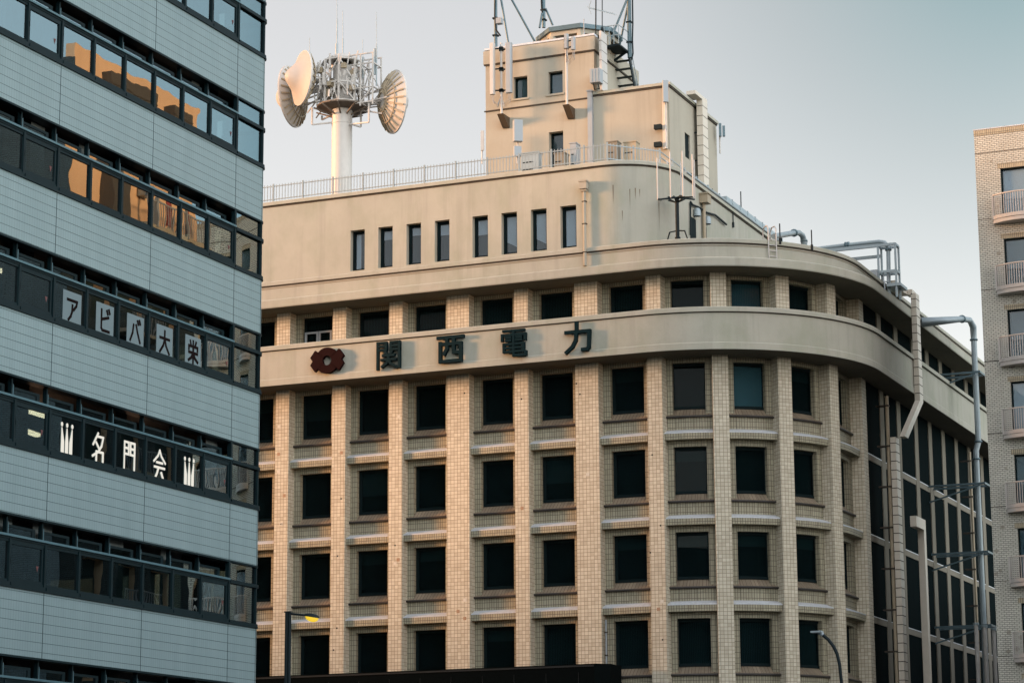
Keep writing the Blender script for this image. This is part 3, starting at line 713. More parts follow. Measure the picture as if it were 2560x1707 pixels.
def dish(loc, axis, r, label, back_mount, shallow=.36, cone=.55):
    """parabolic dish: axis points the way it looks; radome cone in front, ribs behind"""
    c = Vector(loc); ax = Vector(axis).normalized()
    t = thing('dish_antenna', c, label, 'dish antenna', 'dishes on the white mast')
    b = MB(); prof = [(r*k/10, -shallow*r*(1-(k/10)**2)) for k in range(1, 11)]
    b.lathe(c, ax, [(.01, -shallow*r)] + prof, 36)
    b.lathe(c, ax, [(r, .0), (r*1.015, .0), (r*1.015, .10), (r, .10), (r, .0)], 36, smooth=False); b.build('reflector', M_WHT, t)
    b = MB(); b.lathe(c, ax, [(r, .10), (r*.86, .10+cone*r*.10), (r*.6, .10+cone*r*.30), (r*.42, .1+cone*r*.55), (r*.22, .1+cone*r*.86), (r*.1, .1+cone*r*.97), (.01, .1+cone*r)], 36); b.build('radome', plain('radome_cream', (.47, .465, .45), .6, 0, .05), t)
    ref = Vector((0, 0, 1)) if abs(ax.z) < .9 else Vector((1, 0, 0)); x = ax.cross(ref).normalized(); y = ax.cross(x)
    b = MB()
    for k in range(24):
        d = x*math.cos(2*math.pi*k/24+.1)+y*math.sin(2*math.pi*k/24+.1)
        pts = [c + d*(r*f) + ax*(-shallow*r*(1-f*f)-.05) for f in (.25, .45, .65, .82, .97)]
        for p, q_ in zip(pts, pts[1:]): b.bar(p, q_, .045, .09)
    for f in (.38, .7):
        P = [c + (x*math.cos(2*math.pi*k/24)+y*math.sin(2*math.pi*k/24))*r*f + ax*(-shallow*r*(1-f*f)-.07) for k in range(25)]
        for p, q_ in zip(P, P[1:]): b.bar(p, q_, .05)
    b.build('rib', M_TANP, t)
    b = MB(); base = c - ax*(shallow*r+.05)
    for d in (x, -x, y, -y):
        b.bar(c + d*r*.42 + ax*(-shallow*r*.82-.1), Vector(back_mount)+d*.35, .08)
    b.bar(base, Vector(back_mount), .16); b.build('mount', M_WHT, t)
    return t
p1 = at(757, 196, Y=YM-1.2); dish(p1, (-.66, -.75, .02), 1.62, 'large drum dish with a cream pointed cover facing the viewer', (mx-1.0, YM-.6, p1.z-.1), .36, .62)
p2 = at(731, 242, Y=YM+.9); dish(p2, (-.99, -.06, -.05), 1.85, 'large dish half hidden at the far side, ribbed back showing lowest', (mx-1.0, YM+.5, p2.z+.1), .36, .50)
p3 = at(984, 255, Y=YM+.6); dish(p3, (.66, .74, .03), 1.86, 'large dish turned away, its ribbed back facing the railing end', (mx+1.0, YM+.4, p3.z+.05), .42, .42)

# ==================================================================== ROOF EQUIPMENT
def panel_pair(pole_px, y0, y1, Y, panels, brk, label, grp='panel antennas on the roof tower'):
    a = at(pole_px, y1, Y=Y); c = at(pole_px, y0, Y=Y)
    t = thing('panel_antenna', a, label, 'antenna', grp)
    b = MB(); b.tube([a, (a.x, Y, c.z)], .06, 10); b.build('pole', M_WHT, t)
    for (x0, x1, ya, yb, mm) in panels:
        p = at((x0+x1)/2, ya, Y=Y-.15); q_ = at((x0+x1)/2, yb, Y=Y-.15); w_ = abs(at(x1, ya, Y=Y-.15).x-at(x0, ya, Y=Y-.15).x)
        b = MB(); poly_ = [(-w_/2, .1), (-w_/2, -.04), (-w_/3, -.11), (w_/3, -.11), (w_/2, -.04), (w_/2, .1)]
        b.prism([(p.x+u, Y-.15+v) for u, v in poly_], q_.z, p.z); pn = b.build('panel', mm, t)
        for f in ((.08, .5, .9) if p.z-q_.z > 1 else (.3, .8)):
            b = MB(); z = q_.z+(p.z-q_.z)*f; b.bar((a.x, Y, z), (p.x, Y-.08, z), .05, .06); b.box(a.x-.09, a.x+.09, Y-.09, Y+.09, z-.06, z+.06); b.build('clamp', M_DARK, t)
        b = MB(); x_ = p.x
        for k in range(3): b.tube([(x_-.05+.05*k, Y-.12, q_.z), (x_-.05+.05*k, Y-.1, q_.z-.25-.1*k), (x_+(a.x-x_)*.6, Y-.08, q_.z-.5-.08*k), (a.x, Y-.07, q_.z-.1)], .012, 5)
        b.build('cable', M_WHT2, t)
    if brk:
        b = MB(); zb = a.z; b.face([(a.x-.16, Y-.18, zb), (a.x+.16, Y-.18, zb), (a.x+.16, Y+.62, zb), (a.x-.16, Y+.62, zb)])
        for s_ in (-.16, .16): b.face([(a.x+s_, Y-.18, zb), (a.x+s_, Y+.62, zb), (a.x+s_, Y+.62, zb-.52), (a.x+s_, Y+.45, zb-.5)])
        b.face([(a.x-.16, Y-.18, zb), (a.x-.16, Y+.5, zb-.52), (a.x+.16, Y+.5, zb-.52), (a.x+.16, Y-.18, zb)])
        b.build('bracket', plain('bracket_brown', (.10, .065, .035), .7), t)
    return t
panel_pair(1254, 108, 287, 105.38, [(1225, 1236, 109, 237, M_WHT), (1264, 1279, 108, 233, M_WHT2)], True, 'white pole with two tall slim panels at the left edge of the tower')
panel_pair(1417.5, 86, 264, 105.38, [(1411, 1420, 86, 122, M_WHT2), (1428, 1437, 93, 125, M_WHT2)], True, 'white pole with two short panels near the top of the tower')
def box_antenna(x0, x1, y0, y1, Y, yaw, label, pole_to, d=.18, grp='panel antennas on the roof tower', mm=M_WHT2):
    p = at(x0, y0, Y=Y); q_ = at(x1, y1, Y=Y); cx = (p.x+q_.x)/2; w_ = (q_.x-p.x)*.9
    t = thing('panel_antenna', (cx, Y, q_.z), label, 'antenna', grp)
    cs, sn = math.cos(yaw), math.sin(yaw)
    f = lambda x, y, z: (cx+x*cs-y*sn, Y+x*sn+y*cs, z)
    b = MB(); b.box(-w_/2, w_/2, -d/2, d/2, q_.z, p.z, f); b.build('panel', mm, t)
    e = at(x0+2, pole_to, Y=Y+.15); b = MB(); b.tube([(cx-.08, Y+.15, e.z), (cx-.08, Y+.15, p.z+.06)], .04, 8); b.build('pole', M_WHT, t)
    b = MB(); b.bar((cx, Y, p.z-.2), (cx-.08, Y+.17, p.z-.2), .07); b.bar((cx, Y, q_.z+.2), (cx-.08, Y+.17, q_.z+.2), .07); b.build('clamp', M_DARK, t)
    return t
box_antenna(1283, 1306, 303, 353, 104.2, R(38), 'pale flat box antenna on a short pole low in front of the tower', 400, .3)
box_antenna(1284, 1303, 368, 390, 104.0, R(38), 'small pale box low on a pole just behind the railing', 410, .2)
box_antenna(1202, 1210, 328, 376, 105.0, R(10), 'thin tilted panel beyond the left edge of the tower foot', 410, .1, mm=M_WHT)
box_antenna(1656, 1671, 203, 255, 105.6, R(35), 'white panel on a pole at the right-hand corner of the lower tower', 372, .16)
box_antenna(1797, 1804, 310, 341, 112.6, R(20), 'small dark panel on a crooked pole at the far tower corner', 384, .2, mm=M_STEEL)
box_antenna(1806, 1813, 316, 341, 112.6, R(20), 'second small dark panel beside the crooked pole at the far corner', 341, .16, mm=M_STEEL)
# corner conduit strip and pole clamps
t = thing('conduit_strip', at(1660, 373, Y=105.9), 'pale pink cable trunking running down the tower corner', 'trunking')
a = at(1656, 255, Y=105.92); c = at(1669, 372, Y=105.92); b = MB(); b.box(a.x, c.x, 105.86, 105.99, c.z, a.z); b.build('cover', M_DUCTL, t)
for y in (318, 362): b = MB(); z = at(1650, y, Y=105.8).z; x = at(1645, y, Y=105.8).x; b.box(x-.15, x+.2, 105.62, 105.85, z-.12, z+.1); b.build('clamp', M_DARK, t)
# white vertical trunking on the tower front
a = at(1470, 231, Y=105.9); c = at(1483, 366, Y=105.9)
t = thing('cable_trunking', (a.x, 105.9, 32.2), 'wide white trunking running down the tower front beside the door', 'trunking')
b = MB(); b.box(a.x, c.x, 105.80, 105.99, 32.1, a.z); b.box(a.x-.03, c.x+.03, 105.76, 105.992, a.z, a.z+.06); b.build('cover', M_WHT2, t)
# square pale shaft at the corner of the upper tower
a = at(1497.5, 78, Y=105.75); c = at(1503.5, 182, Y=105.75)
t = thing('cable_shaft', (a.x, 106, 37.5), 'tall pale square cable shaft standing beside the upper tower', 'trunking')
b = MB(); b.box(a.x, c.x+.02, 105.75, 106.5, 37.5, a.z)
for k in range(1, 6): z = 37.5+(a.z-37.5)*k/6; b.box(a.x-.006, c.x+.026, 105.74, 106.51, z, z+.02, mi=1)
b.build('cover', [M_WHT, M_LINE], t)
# equipment box
a = at(1478, 176, Y=105.5); c = at(1503, 207, Y=105.5)
t = thing('equipment_box', (a.x, 105.6, c.z), 'grey equipment box hung beside the pale shaft on the tower', 'box')
b = MB(); b.box(a.x, c.x, 105.3, 105.75, c.z, a.z); bo = b.build('cabinet', M_WHT2, t)
b = MB()
for k in range(3): x = a.x+(c.x-a.x)*(.18+.3*k); b.box(x, x+.04, 105.28, 105.3, c.z+.03, a.z-.03)
b.build('fin', M_PIPE, t)
b = MB(); b.tube([(a.x+.1, 105.5, c.z), (a.x+.15, 105.5, c.z-.3), (a.x+.4, 105.5, c.z-.3), (a.x+.35, 105.5, c.z-.05)], .03, 6); b.build('cable', M_DARK, t)
# tripod masts
def mast(name, x, y0, y1, Y, struts, label, r=.075, cable=None):
    a = at(x, y1, Y=Y); c = at(x, y0, Y=Y)
    t = thing(name, a, label, 'mast', 'blue grey steel masts on the tower')
    b = MB(); b.tube([a, (a.x, Y, c.z+4.5)], r, 10); b.build('pole', M_STEEL, t)
    for (xa, ya, xb, yb, dy) in struts:
        p = at(xa, ya, Y=Y+dy*.3); q_ = at(xb, yb, Y=Y+dy); d = (p-q_); b = MB(); b.tube([q_, q_+d*1.75 if ya < 5 else p], .055, 8); b.build('strut', M_STEEL, t)
    if cable:
        b = MB(); b.tube([at(cx_, cy_, Y=Y-.1) for cx_, cy_ in cable], .04, 6); b.build('cable', M_DARK, t)
    b = MB()
    for f in (.25, .6): z = a.z+(c.z-a.z)*f; b.box(a.x-.13, a.x+.13, Y-.13, Y+.13, z, z+.07)
    b.build('collar', M_DARK, t)
    return t
mast('steel_mast', 1239.5, 0, 122, 106.3, [(1253, 0, 1271, 109, .5), (1279.6, 0, 1337, 105, 1.2)], 'left steel mast with two long slanting struts and a dark floodlight', .085, [(1238, -10), (1237, 40), (1240, 75), (1251, 90)])
mast('steel_mast', 1359.5, 0, 70, 109.5, [(1364, 22, 1382, 64, .4), (1355, 34, 1349, 70, -.4)], 'middle steel mast with short legs behind the octagonal head house', .09, [(1353, -6), (1354, 20), (1357, 40)])
mast('steel_mast', 1574.5, 0, 145, 108.6, [(1567, 0, 1517, 123, -.6), (1571, 6, 1548, 120, .6)], 'right steel mast rising from the stair landing with a thick black cable', .11, [(1581, -10), (1582, 60), (1581, 100), (1582.5, 135), (1579, 150)])
b = MB(); p = at(1247, 55, Y=106.0); t = thing('floodlight', p, 'small grey floodlight clamped to the left steel mast', 'lamp')
b.box(p.x-.1, p.x+.18, 105.85, 106.15, p.z-.12, p.z+.16); b.build('housing', M_WHT2, t); b = MB(); b.bar((p.x-.25, 106.2, p.z), (p.x, 106.0, p.z), .06); b.build('arm', M_DARK, t)
# yagi aerial and thin poles
t = thing('yagi_aerial', at(1489, 168, Y=106.3), 'television aerial on a thin black pole above the tower', 'aerial')
b = MB(); b.tube([at(1489, 172, Y=106.3), at(1490, -40, Y=106.3)], .035, 6); b.build('pole', M_DARK, t)
b = MB(); A = at(1472, 20, Y=106.0); B = at(1537, 36, Y=107.6); b.bar(A, B, .03)
for k in range(12):
    p = A+(B-A)*k/11; b.bar(p+Vector((-.12, 0, .1)), p+Vector((.12, 0, -.1)), .015)
for s_ in (1, -1): q_ = A+Vector((.12, 0, .33*s_)); b.bar(A, q_, .025)
b.build('boom', M_PIPE, t)
for x, y0, y1, Y, lab in ((1505.5, -20, 76, 107.0, 'thin pole beside the television aerial'), (1460, 48, 92, 106.2, 'short white lightning rod on the tower parapet')):
    t = thing('lightning_rod', at(x, y1, Y=Y), lab, 'rod'); b = MB(); b.tube([at(x, y1, Y=Y), at(x, y0, Y=Y)], .025, 6); p = at(x, y1, Y=Y); b.tube([p, p+Vector((0, 0, .18))], .09, 8, r2=.03); b.build('rod', M_WHT2 if x < 1500 else M_DARK, t)
# outside stair with landing
YS = 108.6
t = thing('roof_stair', (at(1550, 215, Y=YS).x, YS, 37.4), 'dark steel open stair with handrail climbing the tower side', 'stair')
xr = at(1570, 160, Y=YS).x; xl_ = at(1531, 160, Y=YS).x
zt_, zb_ = at(1550, 133, Y=YS).z, 37.35
n = 9; st = MB(); sg = MB()
for k in range(n):
    f = k/(n-1); y = YS+1.5*(1-f); z = zb_+(zt_-zb_)*f; st.box(xl_, xr, y-.13, y+.13, z-.03, z)
for x in (xl_-.03, xr+.03): sg.bar((x, YS+1.6, zb_-.1), (x, YS-.05, zt_), .05, .2)
st.build('tread', M_DARK, t); sg.build('stringer', M_DARK, t)
b = MB(); lx = at(1512, 128, Y=YS-.6).x; b.box(lx, xr+.05, YS-1.3, YS-.1, zt_-.05, zt_+.03); b.bar((xl_+.1, YS-1.2, zt_-.05), (lx+.1, YS-1.2, zt_-.7), .08); b.bar((xr, YS-.1, zt_), (xl_-.5, YS-.1, zt_-.75), .1); b.build('landing', M_DARK, t)
b = MB()
for k in range(5): f = k/4; x = lx+(xr-lx)*f; b.bar((x, YS-1.25, zt_), (x, YS-1.25, zt_+1.0), .03)
for z in (.5, 1.0): b.bar((lx, YS-1.25, zt_+z), (xr, YS-1.25, zt_+z), .03); b.bar((xr, YS-1.25, zt_+z), (xr+.04, YS-.1, zt_+z), .03); b.bar((xr+.04, YS-.1, zt_+z), (xr+.04, YS+1.6, zb_+z-.1), .03)
for k in range(4): f = k/3; b.bar((xr+.04, YS-.1+1.7*f, zt_+(zb_-zt_)*f), (xr+.04, YS-.1+1.7*f, zt_+(zb_-zt_)*f+1.0), .03)
b.build('handrail', M_PIPE, t)
# clutter behind the railing
for i, (x0, x1, y0, y1, Y, mm, lab) in enumerate(((1517, 1543, 357, 372, 103.4, M_FIN, 'larger tan plant box at the foot of the lower tower'), (1559, 1590, 358, 374, 103.6, M_TANP, 'wide cream plant box at the foot of the lower tower'), (1425, 1440, 360, 378, 103.2, M_WHT2, 'small white unit beside the tower door'), (1302, 1345, 386, 400, 102.6, M_PIPE, 'low grey unit behind the roof railing near the box antenna'), (1385, 1412, 386, 398, 102.6, M_FIN, 'low tan unit behind the roof railing under the tower door'))):
    p = at(x0, y0, Y=Y); q_ = at(x1, y1, Y=Y); t = thing('roof_unit', (p.x, Y, 32.03), lab, 'roof unit', 'plant boxes on the roof')
    b = MB(); b.box(p.x, q_.x, Y, Y+.5, 32.2, p.z); b.box(p.x-.03, q_.x+.03, Y-.03, Y+.53, p.z, p.z+.05); b.build('casing', mm, t)
    b = MB(); w_ = q_.x-p.x
    for k in range(4): z = 32.3+(p.z-32.4)*k/4; b.box(p.x+.08*w_, p.x+.7*w_, Y-.012, Y, z, z+.05)
    b.build('grille', M_DARK, t)
    b = MB(); b.box(p.x+.05, p.x+.15, Y, Y+.5, 32.03, 32.2); b.box(q_.x-.15, q_.x-.05, Y, Y+.5, 32.03, 32.2); b.build('foot', M_DARK, t)
# vertical cable duct on the tower side face, running on as a tray along the roof edge
t = thing('cable_duct', at(1760, 421, X=-36.9), 'pale jointed duct on the tower side sloping away along the roof edge', 'duct')
a = at(1753, 240, X=-36.8); zt2 = a.z; yv = a.y
b = MB(); b.box(-37.05, -36.75, yv, yv+.75, 32.3, zt2); b.box(-37.22, -36.75, yv-1.0, yv, zt2-.18, zt2)
for k in range(1, 11): z = 32.3+(zt2-32.3)*k/11; b.box(-37.056, -36.744, yv-.006, yv+.756, z, z+.025, mi=1)
b.build('riser', [M_DUCTL, M_LINE], t)
b = MB(); b.box(-35.95, -35.62, yv+.4, 118.4, 32.30, 32.62); b.box(-37.05, -35.62, yv-.05, yv+.4, 32.30, 32.62)
for k in range(7): y = yv+.8+1.2*k; b.box(-35.98, -35.60, y, y+.08, 32.2, 32.66)
b.box(-36.35, -35.62, 117.9, 118.5, 29.5, 32.6); b.build('tray', M_PIPE, t)
b = MB()
for z in (33.2, 34.6, 36.0): b.bar((-37.23, yv+.1, z), (-36.9, yv+.1, z), .05)
b.build('bracket', M_DARK, t)
winY = [(108.16, 108.9, 34.43, 35.65)]
b = MB(); b.box(-37.32, -37.30, 108.16, 108.9, 34.43, 35.65); b.build('side_window', M_BLK, OB)
# whip cluster on the corner terrace
wc = at(1694, 585, Y=101.0)
t = thing('whip_antenna_array', (wc.x, 101.0, 27.6), 'cluster of slender white rods on a dark star-armed stand at the rounded corner', 'antenna')
zs = at(1693, 494, Y=101).z
b = MB(); b.tube([(wc.x, 101, 27.6), (wc.x, 101, zs)], .09, 10); b.tube([(wc.x, 101, 27.6), (wc.x, 101, 28.6)], .13, 10); b.build('stand', M_DARK, t)
b = MB(); rods = MB()
for (x, y0, y1, dy) in ((1644.5, 395, 500, -.3), (1649, 398, 500, .4), (1669, 402, 494, .9), (1677, 380, 494, -.8), (1703, 405, 491, .9), (1708, 378, 491, -.8), (1733, 386, 494, -.2), (1737, 400, 500, .5)):
    p = at(x, y1, Y=101+dy); q_ = at(x, y0, Y=101+dy); rods.tube([(p.x, 101+dy, p.z), (p.x, 101+dy, q_.z)], .030, 6)
    b.bar((wc.x, 101, zs), (p.x, 101+dy, p.z+.02), .06); b.bar((wc.x, 101, zs-.25), ((wc.x+p.x)/2, 101+dy/2, zs-.03), .05)
b.build('arm', M_DARK, t); rods.build('rod', M_WHT, t)
b = MB()
for s_ in (-1, 1): b.tube([(wc.x, 101, 28.9), (wc.x+.35*s_, 100.95, 28.85), (wc.x+.5*s_, 100.95, 28.4), (wc.x+.55*s_, 100.95, 27.65)], .03, 6)
b.build('cable', M_DARK, t)
# doors, pipes and hood lamps on the terrace side of the penthouse (plane X = -35.65)
XP = -35.64
def on_side(x, y): return at(x, y, X=XP)
for (x0, y0, x1, y1) in ((1725, 540, 1740, 590), (1757, 562, 1766, 584)):
    p, q_ = on_side(x0, y0), on_side(x1, y1); b = MB(); b.box(XP-.1, XP+.012, p.y, q_.y, 27.7, p.z); b.build('terrace_door', M_BLK, OB)
t = thing('terrace_downpipe', on_side(1753, 590), 'tan downpipe with boxy head on the penthouse side wall above the terrace', 'pipe')
p = on_side(1753, 505); b = MB(); b.tube([(XP+.12, p.y, 27.7), (XP+.12, p.y, p.z)], .09, 8); b.build('pipe', M_TANP, t); b = MB(); b.box(XP, XP+.4, p.y-.25, p.y+.25, p.z-.1, p.z+.3); b.box(XP, XP+.46, p.y-.3, p.y+.3, p.z+.3, p.z+.36); b.build('hopper_head', M_TANP, t)
for x, y in ((1735, 531), (1761, 551)):
    p = on_side(x, y); t = thing('wall_lamp', p, 'grey hooded lamp over the nearer terrace door' if x < 1750 else 'grey hooded lamp over the farther terrace door', 'lamp', 'hood lamps on the penthouse side')
    b = MB(); b.lathe((XP+.15, p.y, p.z-.2), (0, 0, 1), [(.17, 0), (.17, .25), (.12, .36), (.01, .4)], 12); b.build('hood', M_PIPE, t)
    b = MB(); b.bar((XP, p.y, p.z), (XP+.15, p.y, p.z+.12), .05); b.build('arm', M_DARK, t)
t = thing('terrace_canopy', on_side(1800, 575), 'low dark flat canopy with a grey edge on the penthouse terrace', 'canopy')
p = on_side(1786, 566); q_ = on_side(1845, 585); b = MB(); b.box(XP, XP+1.3, p.y, p.y+2.6, 28.75, 28.87); b.build('roof_sheet', M_PIPE, t); b = MB(); b.box(XP+.02, XP+1.1, p.y+.1, p.y+2.5, 27.7, 28.74); b.build('enclosure', M_DARK, t)
t = thing('terrace_conduit', on_side(1800, 545), 'dark bent conduit along the penthouse side wall', 'conduit')
b = MB(); b.tube([(XP+.08,)+tuple(on_side(x, y))[1:] for x, y in ((1722, 505), (1726, 512), (1745, 520), (1762, 532), (1784, 538), (1812, 562))], .05, 6); b.tube([(XP+.06,)+tuple(on_side(x, y))[1:] for x, y in ((1723, 505), (1723, 588))], .04, 6); b.build('pipe', M_DARK, t)
# rods, rail pipes along the roof edge
t = thing('roof_edge_pipe', (-36.1, 106, 32.3), 'long dark pipe on brackets along the receding penthouse coping', 'pipe')
b = MB(); b.tube([(-35.60, 103.5, 32.30), (-35.58, 111, 32.30), (-35.58, 118.8, 32.30)], .06, 8)
b.tube([(-36.0, 103.5, 32.5), (-36.0, 118.8, 32.5)], .045, 8); b.build('pipe', M_PIPE, t)
b = MB()
for y in (104.5, 107.5, 110.5, 113.5, 116.5): b.box(-36.05, -35.68, y, y+.06, 32.22, 32.5)
b.build('bracket', M_DARK, t)
for x, y0, y1, X_, lab in ((1853, 480, 530, -36.0, 'short dark rod on the receding penthouse roof edge'), (1833, 512, 556, -35.6, 'short dark rod clipped to the penthouse side'), (1950, 560, 596, -29.6, 'thin dark rod beside the parapet ladder'), (2029.5, 576, 612, -29.2, 'thin dark rod on the curved parapet past the elbow pipe')):
    p = at(x, y1, X=X_); q_ = at(x, y0, X=X_); t = thing('lightning_rod', p, lab, 'rod'); b = MB(); b.tube([(X_, p.y, p.z-.2), (X_, p.y, q_.z)], .028, 6); b.build('rod', M_DARK, t)
    b = MB(); b.tube([(X_, p.y, p.z-.25), (X_, p.y, p.z)], .06, 6); b.build('base', M_DARK, t)
# parapet ladder with hoops
def par(x, y): return at(x, y, Y=0) 
def arcpt(px, py, rr, cx=-36.7, cy=107.95):
    d = ray(px, py); ox, oy = -cx, -cy; A = d.x**2+d.y**2; B = 2*(ox*d.x+oy*d.y); Cc = ox*ox+oy*oy-rr*rr
    tt = (-B-math.sqrt(max(0, B*B-4*A*Cc)))/(2*A); return EYE+d*tt
t = thing('parapet_ladder', arcpt(1925, 650, 7.95), 'short ladder with hooped rails over the curved parapet', 'ladder')
rr_ = []
for x in (1922.5, 1942):
    a = arcpt(x, 650, 7.95); c = arcpt(x, 600, 7.95); d = Vector((c.x+36.7, c.y-107.95, 0)).normalized(); z2 = 28.95
    b = MB(); b.tube([(a.x, a.y, 27.5), (a.x, a.y, z2-.1), (a.x-d.x*.12, a.y-d.y*.12, z2+.05), (a.x-d.x*.4, a.y-d.y*.4, z2+.05), (a.x-d.x*.55, a.y-d.y*.55, z2-.15), (a.x-d.x*.55, a.y-d.y*.55, 28.2)], .028, 6); rr_.append(a); b.build('rail', M_WHT, t)
b = MB()
for z in (27.6, 27.85, 28.1, 28.35): b.bar((rr_[0].x, rr_[0].y, z), (rr_[1].x, rr_[1].y, z), .03)
b.build('rung', M_WHT, t)
# roof pipe with elbow
t = thing('roof_pipe', at(1945, 590, X=-31), 'thick galvanised pipe with a downturned elbow above the parapet', 'pipe')
Q = [at(x, y, X=-31.2) for x, y in ((1935, 591), (1960, 587), (1985, 582.5), (1997, 582), (2006, 589), (2010, 603))]; Q.append(Q[-1]+Vector((0, 0, -1.0)))
b = MB(); b.tube(Q, .125, 12); b.build('pipe', M_PIPE, t); b = MB(); d = (Q[2]-Q[1]).normalized(); b.lathe(Q[2], d, [(.12, -.05), (.18, -.05), (.18, .05), (.12, .05)], 12); b.build('flange', M_STEEL, t); b = MB(); d = Vector((0, 0, 1)); b.lathe(Q[5], d, [(.12, -.04), (.17, -.04), (.17, .04), (.12, .04)], 12); b.build('flange', M_STEEL, t)
# pipe frame at the far end of the curve
YF = 112.0
def fp(x, y, Y=YF): return at(1880+x*.19558, 560+y*.19558, Y=Y)
t = thing('pipe_frame', fp(1740, 750), 'steel frame carrying a large pipe over the curved cornice', 'pipe frame')
pts = [fp(x, y, YF+.3) for x, y in ((700, 335), (950, 303), (1200, 272), (1620, 227), (1690, 236), (1730, 275), (1742, 330), (1744, 420), (1748, 745))]; pts.append(pts[-1]+Vector((0, 0, -1.2)))
b = MB(); b.tube(pts, .10, 12); b.build('pipe', M_PIPE, t)
b = MB()
for c_, d in ((pts[2], pts[3]-pts[2]), (pts[2]+(pts[3]-pts[2])*.08, pts[3]-pts[2]), (pts[6], Vector((0, 0, 1)))): b = MB(); b.lathe(c_, d, [(.10, -.04), (.16, -.04), (.16, .04), (.10, .04)], 12); b.build('flange', M_STEEL, t)
xA, xB = fp(1612, 400).x, fp(1833, 400).x
zf0, zf1, zf2 = fp(1740, 765).z, fp(1740, 262).z, fp(1740, 605).z
b = MB()
for x in (xA, xB):
    for y in (YF, YF+.62): b.bar((x, y, 27.5), (x, y, zf1), .09)
for z in (zf1, zf2):
    for y in (YF, YF+.62): b.bar((xA, y, z), (xB, y, z), .10, .12)
    for x in (xA, xB): b.bar((x, YF, z), (x, YF+.62, z), .09, .11)
b.bar((fp(900, 345).x, YF, zf1+.0), (xA, YF, zf1), .12, .16); b.bar((fp(1000, 400).x, YF+.62, zf1-.38), (xA, YF+.62, zf1-.38), .10, .14)
b.build('frame', M_PIPE, t)
b = MB(); b.box(fp(1725, 760).x, fp(1905, 760).x, YF-.1, YF+1.2, zf0-.14, zf0); b.build('platform', M_PIPE, t)
b = MB()
for k in range(4): x = xA-.35+.22*k; b.tube([(x, YF-.2, 27.5), (x, YF-.2, zf0-.2+.3*(k % 2)), (x+.1, YF+.1, zf0+.1), (x+.1, YF+.1, zf2)], .035, 6)
b.box(xA-.35, xA-.02, YF-.2, YF+.2, zf2-.35, zf2+.1); b.build('conduit', M_WHT2, t)
# big cable duct down the side facade
XD = -27.92
def dp(x, y): return at(x, y, X=XD)
t = thing('facade_cable_duct', dp(2300, 731), 'long jointed cable duct doglegging down the shaded side facade', 'duct')
W_ = .40
T = [dp(2288, 731), dp(2300, 1000), dp(2262, 1090), dp(2270, 1300)]
yT, yM = T[0].y+.1, T[2].y
zA, zB, zC = T[0].z, T[1].z, T[2].z
b = MB(); b.box(-28.17, XD, yT, yT+W_*1.6, zB, zA)
b.prism([(yT, zB), (yT+W_*1.6, zB), (yM+W_*1.6, zC), (yM, zC)], -28.17, XD, lambda x, y, z: (z, x, y))
b.box(-28.62, -28.36, yM, yM+W_*1.6, 0, zC); b.box(-28.75, -28.35, YF+.5, yT+.3, zA-.05, zA+.2); b.box(-28.4, -28.1, yT, yT+W_*1.6, zA-.05, zA+.2); k = 0
z = zA-.3
while z > zB: b.box(-28.175, XD+.007, yT-.007, yT+W_*1.6+.007, z, z+.035, mi=1); z -= .42
z = zC-.3
while z > 1: b.box(-28.627, -28.353, yM-.007, yM+W_*1.6+.007, z, z+.035, mi=1); z -= .42
b.build('casing', [M_DUCTL, M_LINE], t)
# large drain pipe, goose-necked over the roof edge
XQ = -26.9
def pq(x, y): return at(x, y, X=XQ)
Q = [at(2315, 807, X=-28.6), pq(2360, 801), pq(2405, 797.5), pq(2424, 800), pq(2433, 817), pq(2435, 850), pq(2440, 1100), pq(2434, 1118), pq(2436, 1140), pq(2447, 1330), pq(2466, 1720)]
Q = [Q[0], Vector((-28.0, Q[1].y, Q[1].z))] + Q[2:]
t = thing('drain_pipe', Q[2], 'large galvanised drain pipe goose-necked over the side roof edge', 'pipe')
b = MB(); yq = Q[4].y
PL = [Q[0], Q[1], Q[2], Q[3], Vector((XQ, yq, Q[4].z)), Vector((XQ, yq, Q[5].z)), Vector((XQ, yq, Q[6].z)), Vector((XQ-.12, yq-.1, Q[7].z)), Vector((XQ-.12, yq-.1, Q[8].z)), Vector((XQ-.12, yq-.1, 0))]
b.tube(PL, .145, 14); b.build('pipe', M_PIPE, t)
b = MB()
for c_, d in ((Q[2], (0, 1, 0)), (PL[5], (0, 0, 1)), (PL[6], (0, 0, 1)), (PL[8], (0, 0, 1))): b = MB(); b.lathe(c_, d, [(.14, -.04), (.20, -.04), (.20, .04), (.14, .04)], 14); b.build('flange', M_STEEL, t)
for z in (pq(2440, 936).z, pq(2440, 1205).z, pq(2455, 1380).z, pq(2460, 1562).z):
    b = MB(); b.bar((-29.4, yq-.5, z), (XQ+.35, yq-.5, z), .1); b.bar((-29.4, yq+.5, z), (XQ+.35, yq+.5, z), .1); b.bar((XQ+.32, yq-.6, z), (XQ+.32, yq+.6, z), .1)
    b.bar((-29.4, yq-.5, z-.8), (XQ+.1, yq-.5, z-.08), .07); b.build('bracket', M_STEEL, t)
for i, (x, y, dx) in enumerate(((2440, 1562, 0), (2461, 1568, .1), (2484, 1575, .3))):
    a = at(x, y, X=-26.5+dx); t = thing('white_conduit', (a.x, a.y, 0), ('slim white capped conduit nearest the duct in front of the side facade', 'slim white capped conduit beside the drain pipe foot', 'slim white capped conduit next to the brick apartment')[i], 'conduit', 'capped conduits by the drain pipe')
    b = MB(); b.tube([(a.x, a.y, 0), (a.x, a.y, a.z)], .10, 10); b.build('pipe', M_WHT, t); b = MB(); b.tube([(a.x, a.y, a.z), (a.x, a.y, a.z+.12)], .15, 10); b.build('cap', M_PIPE, t)
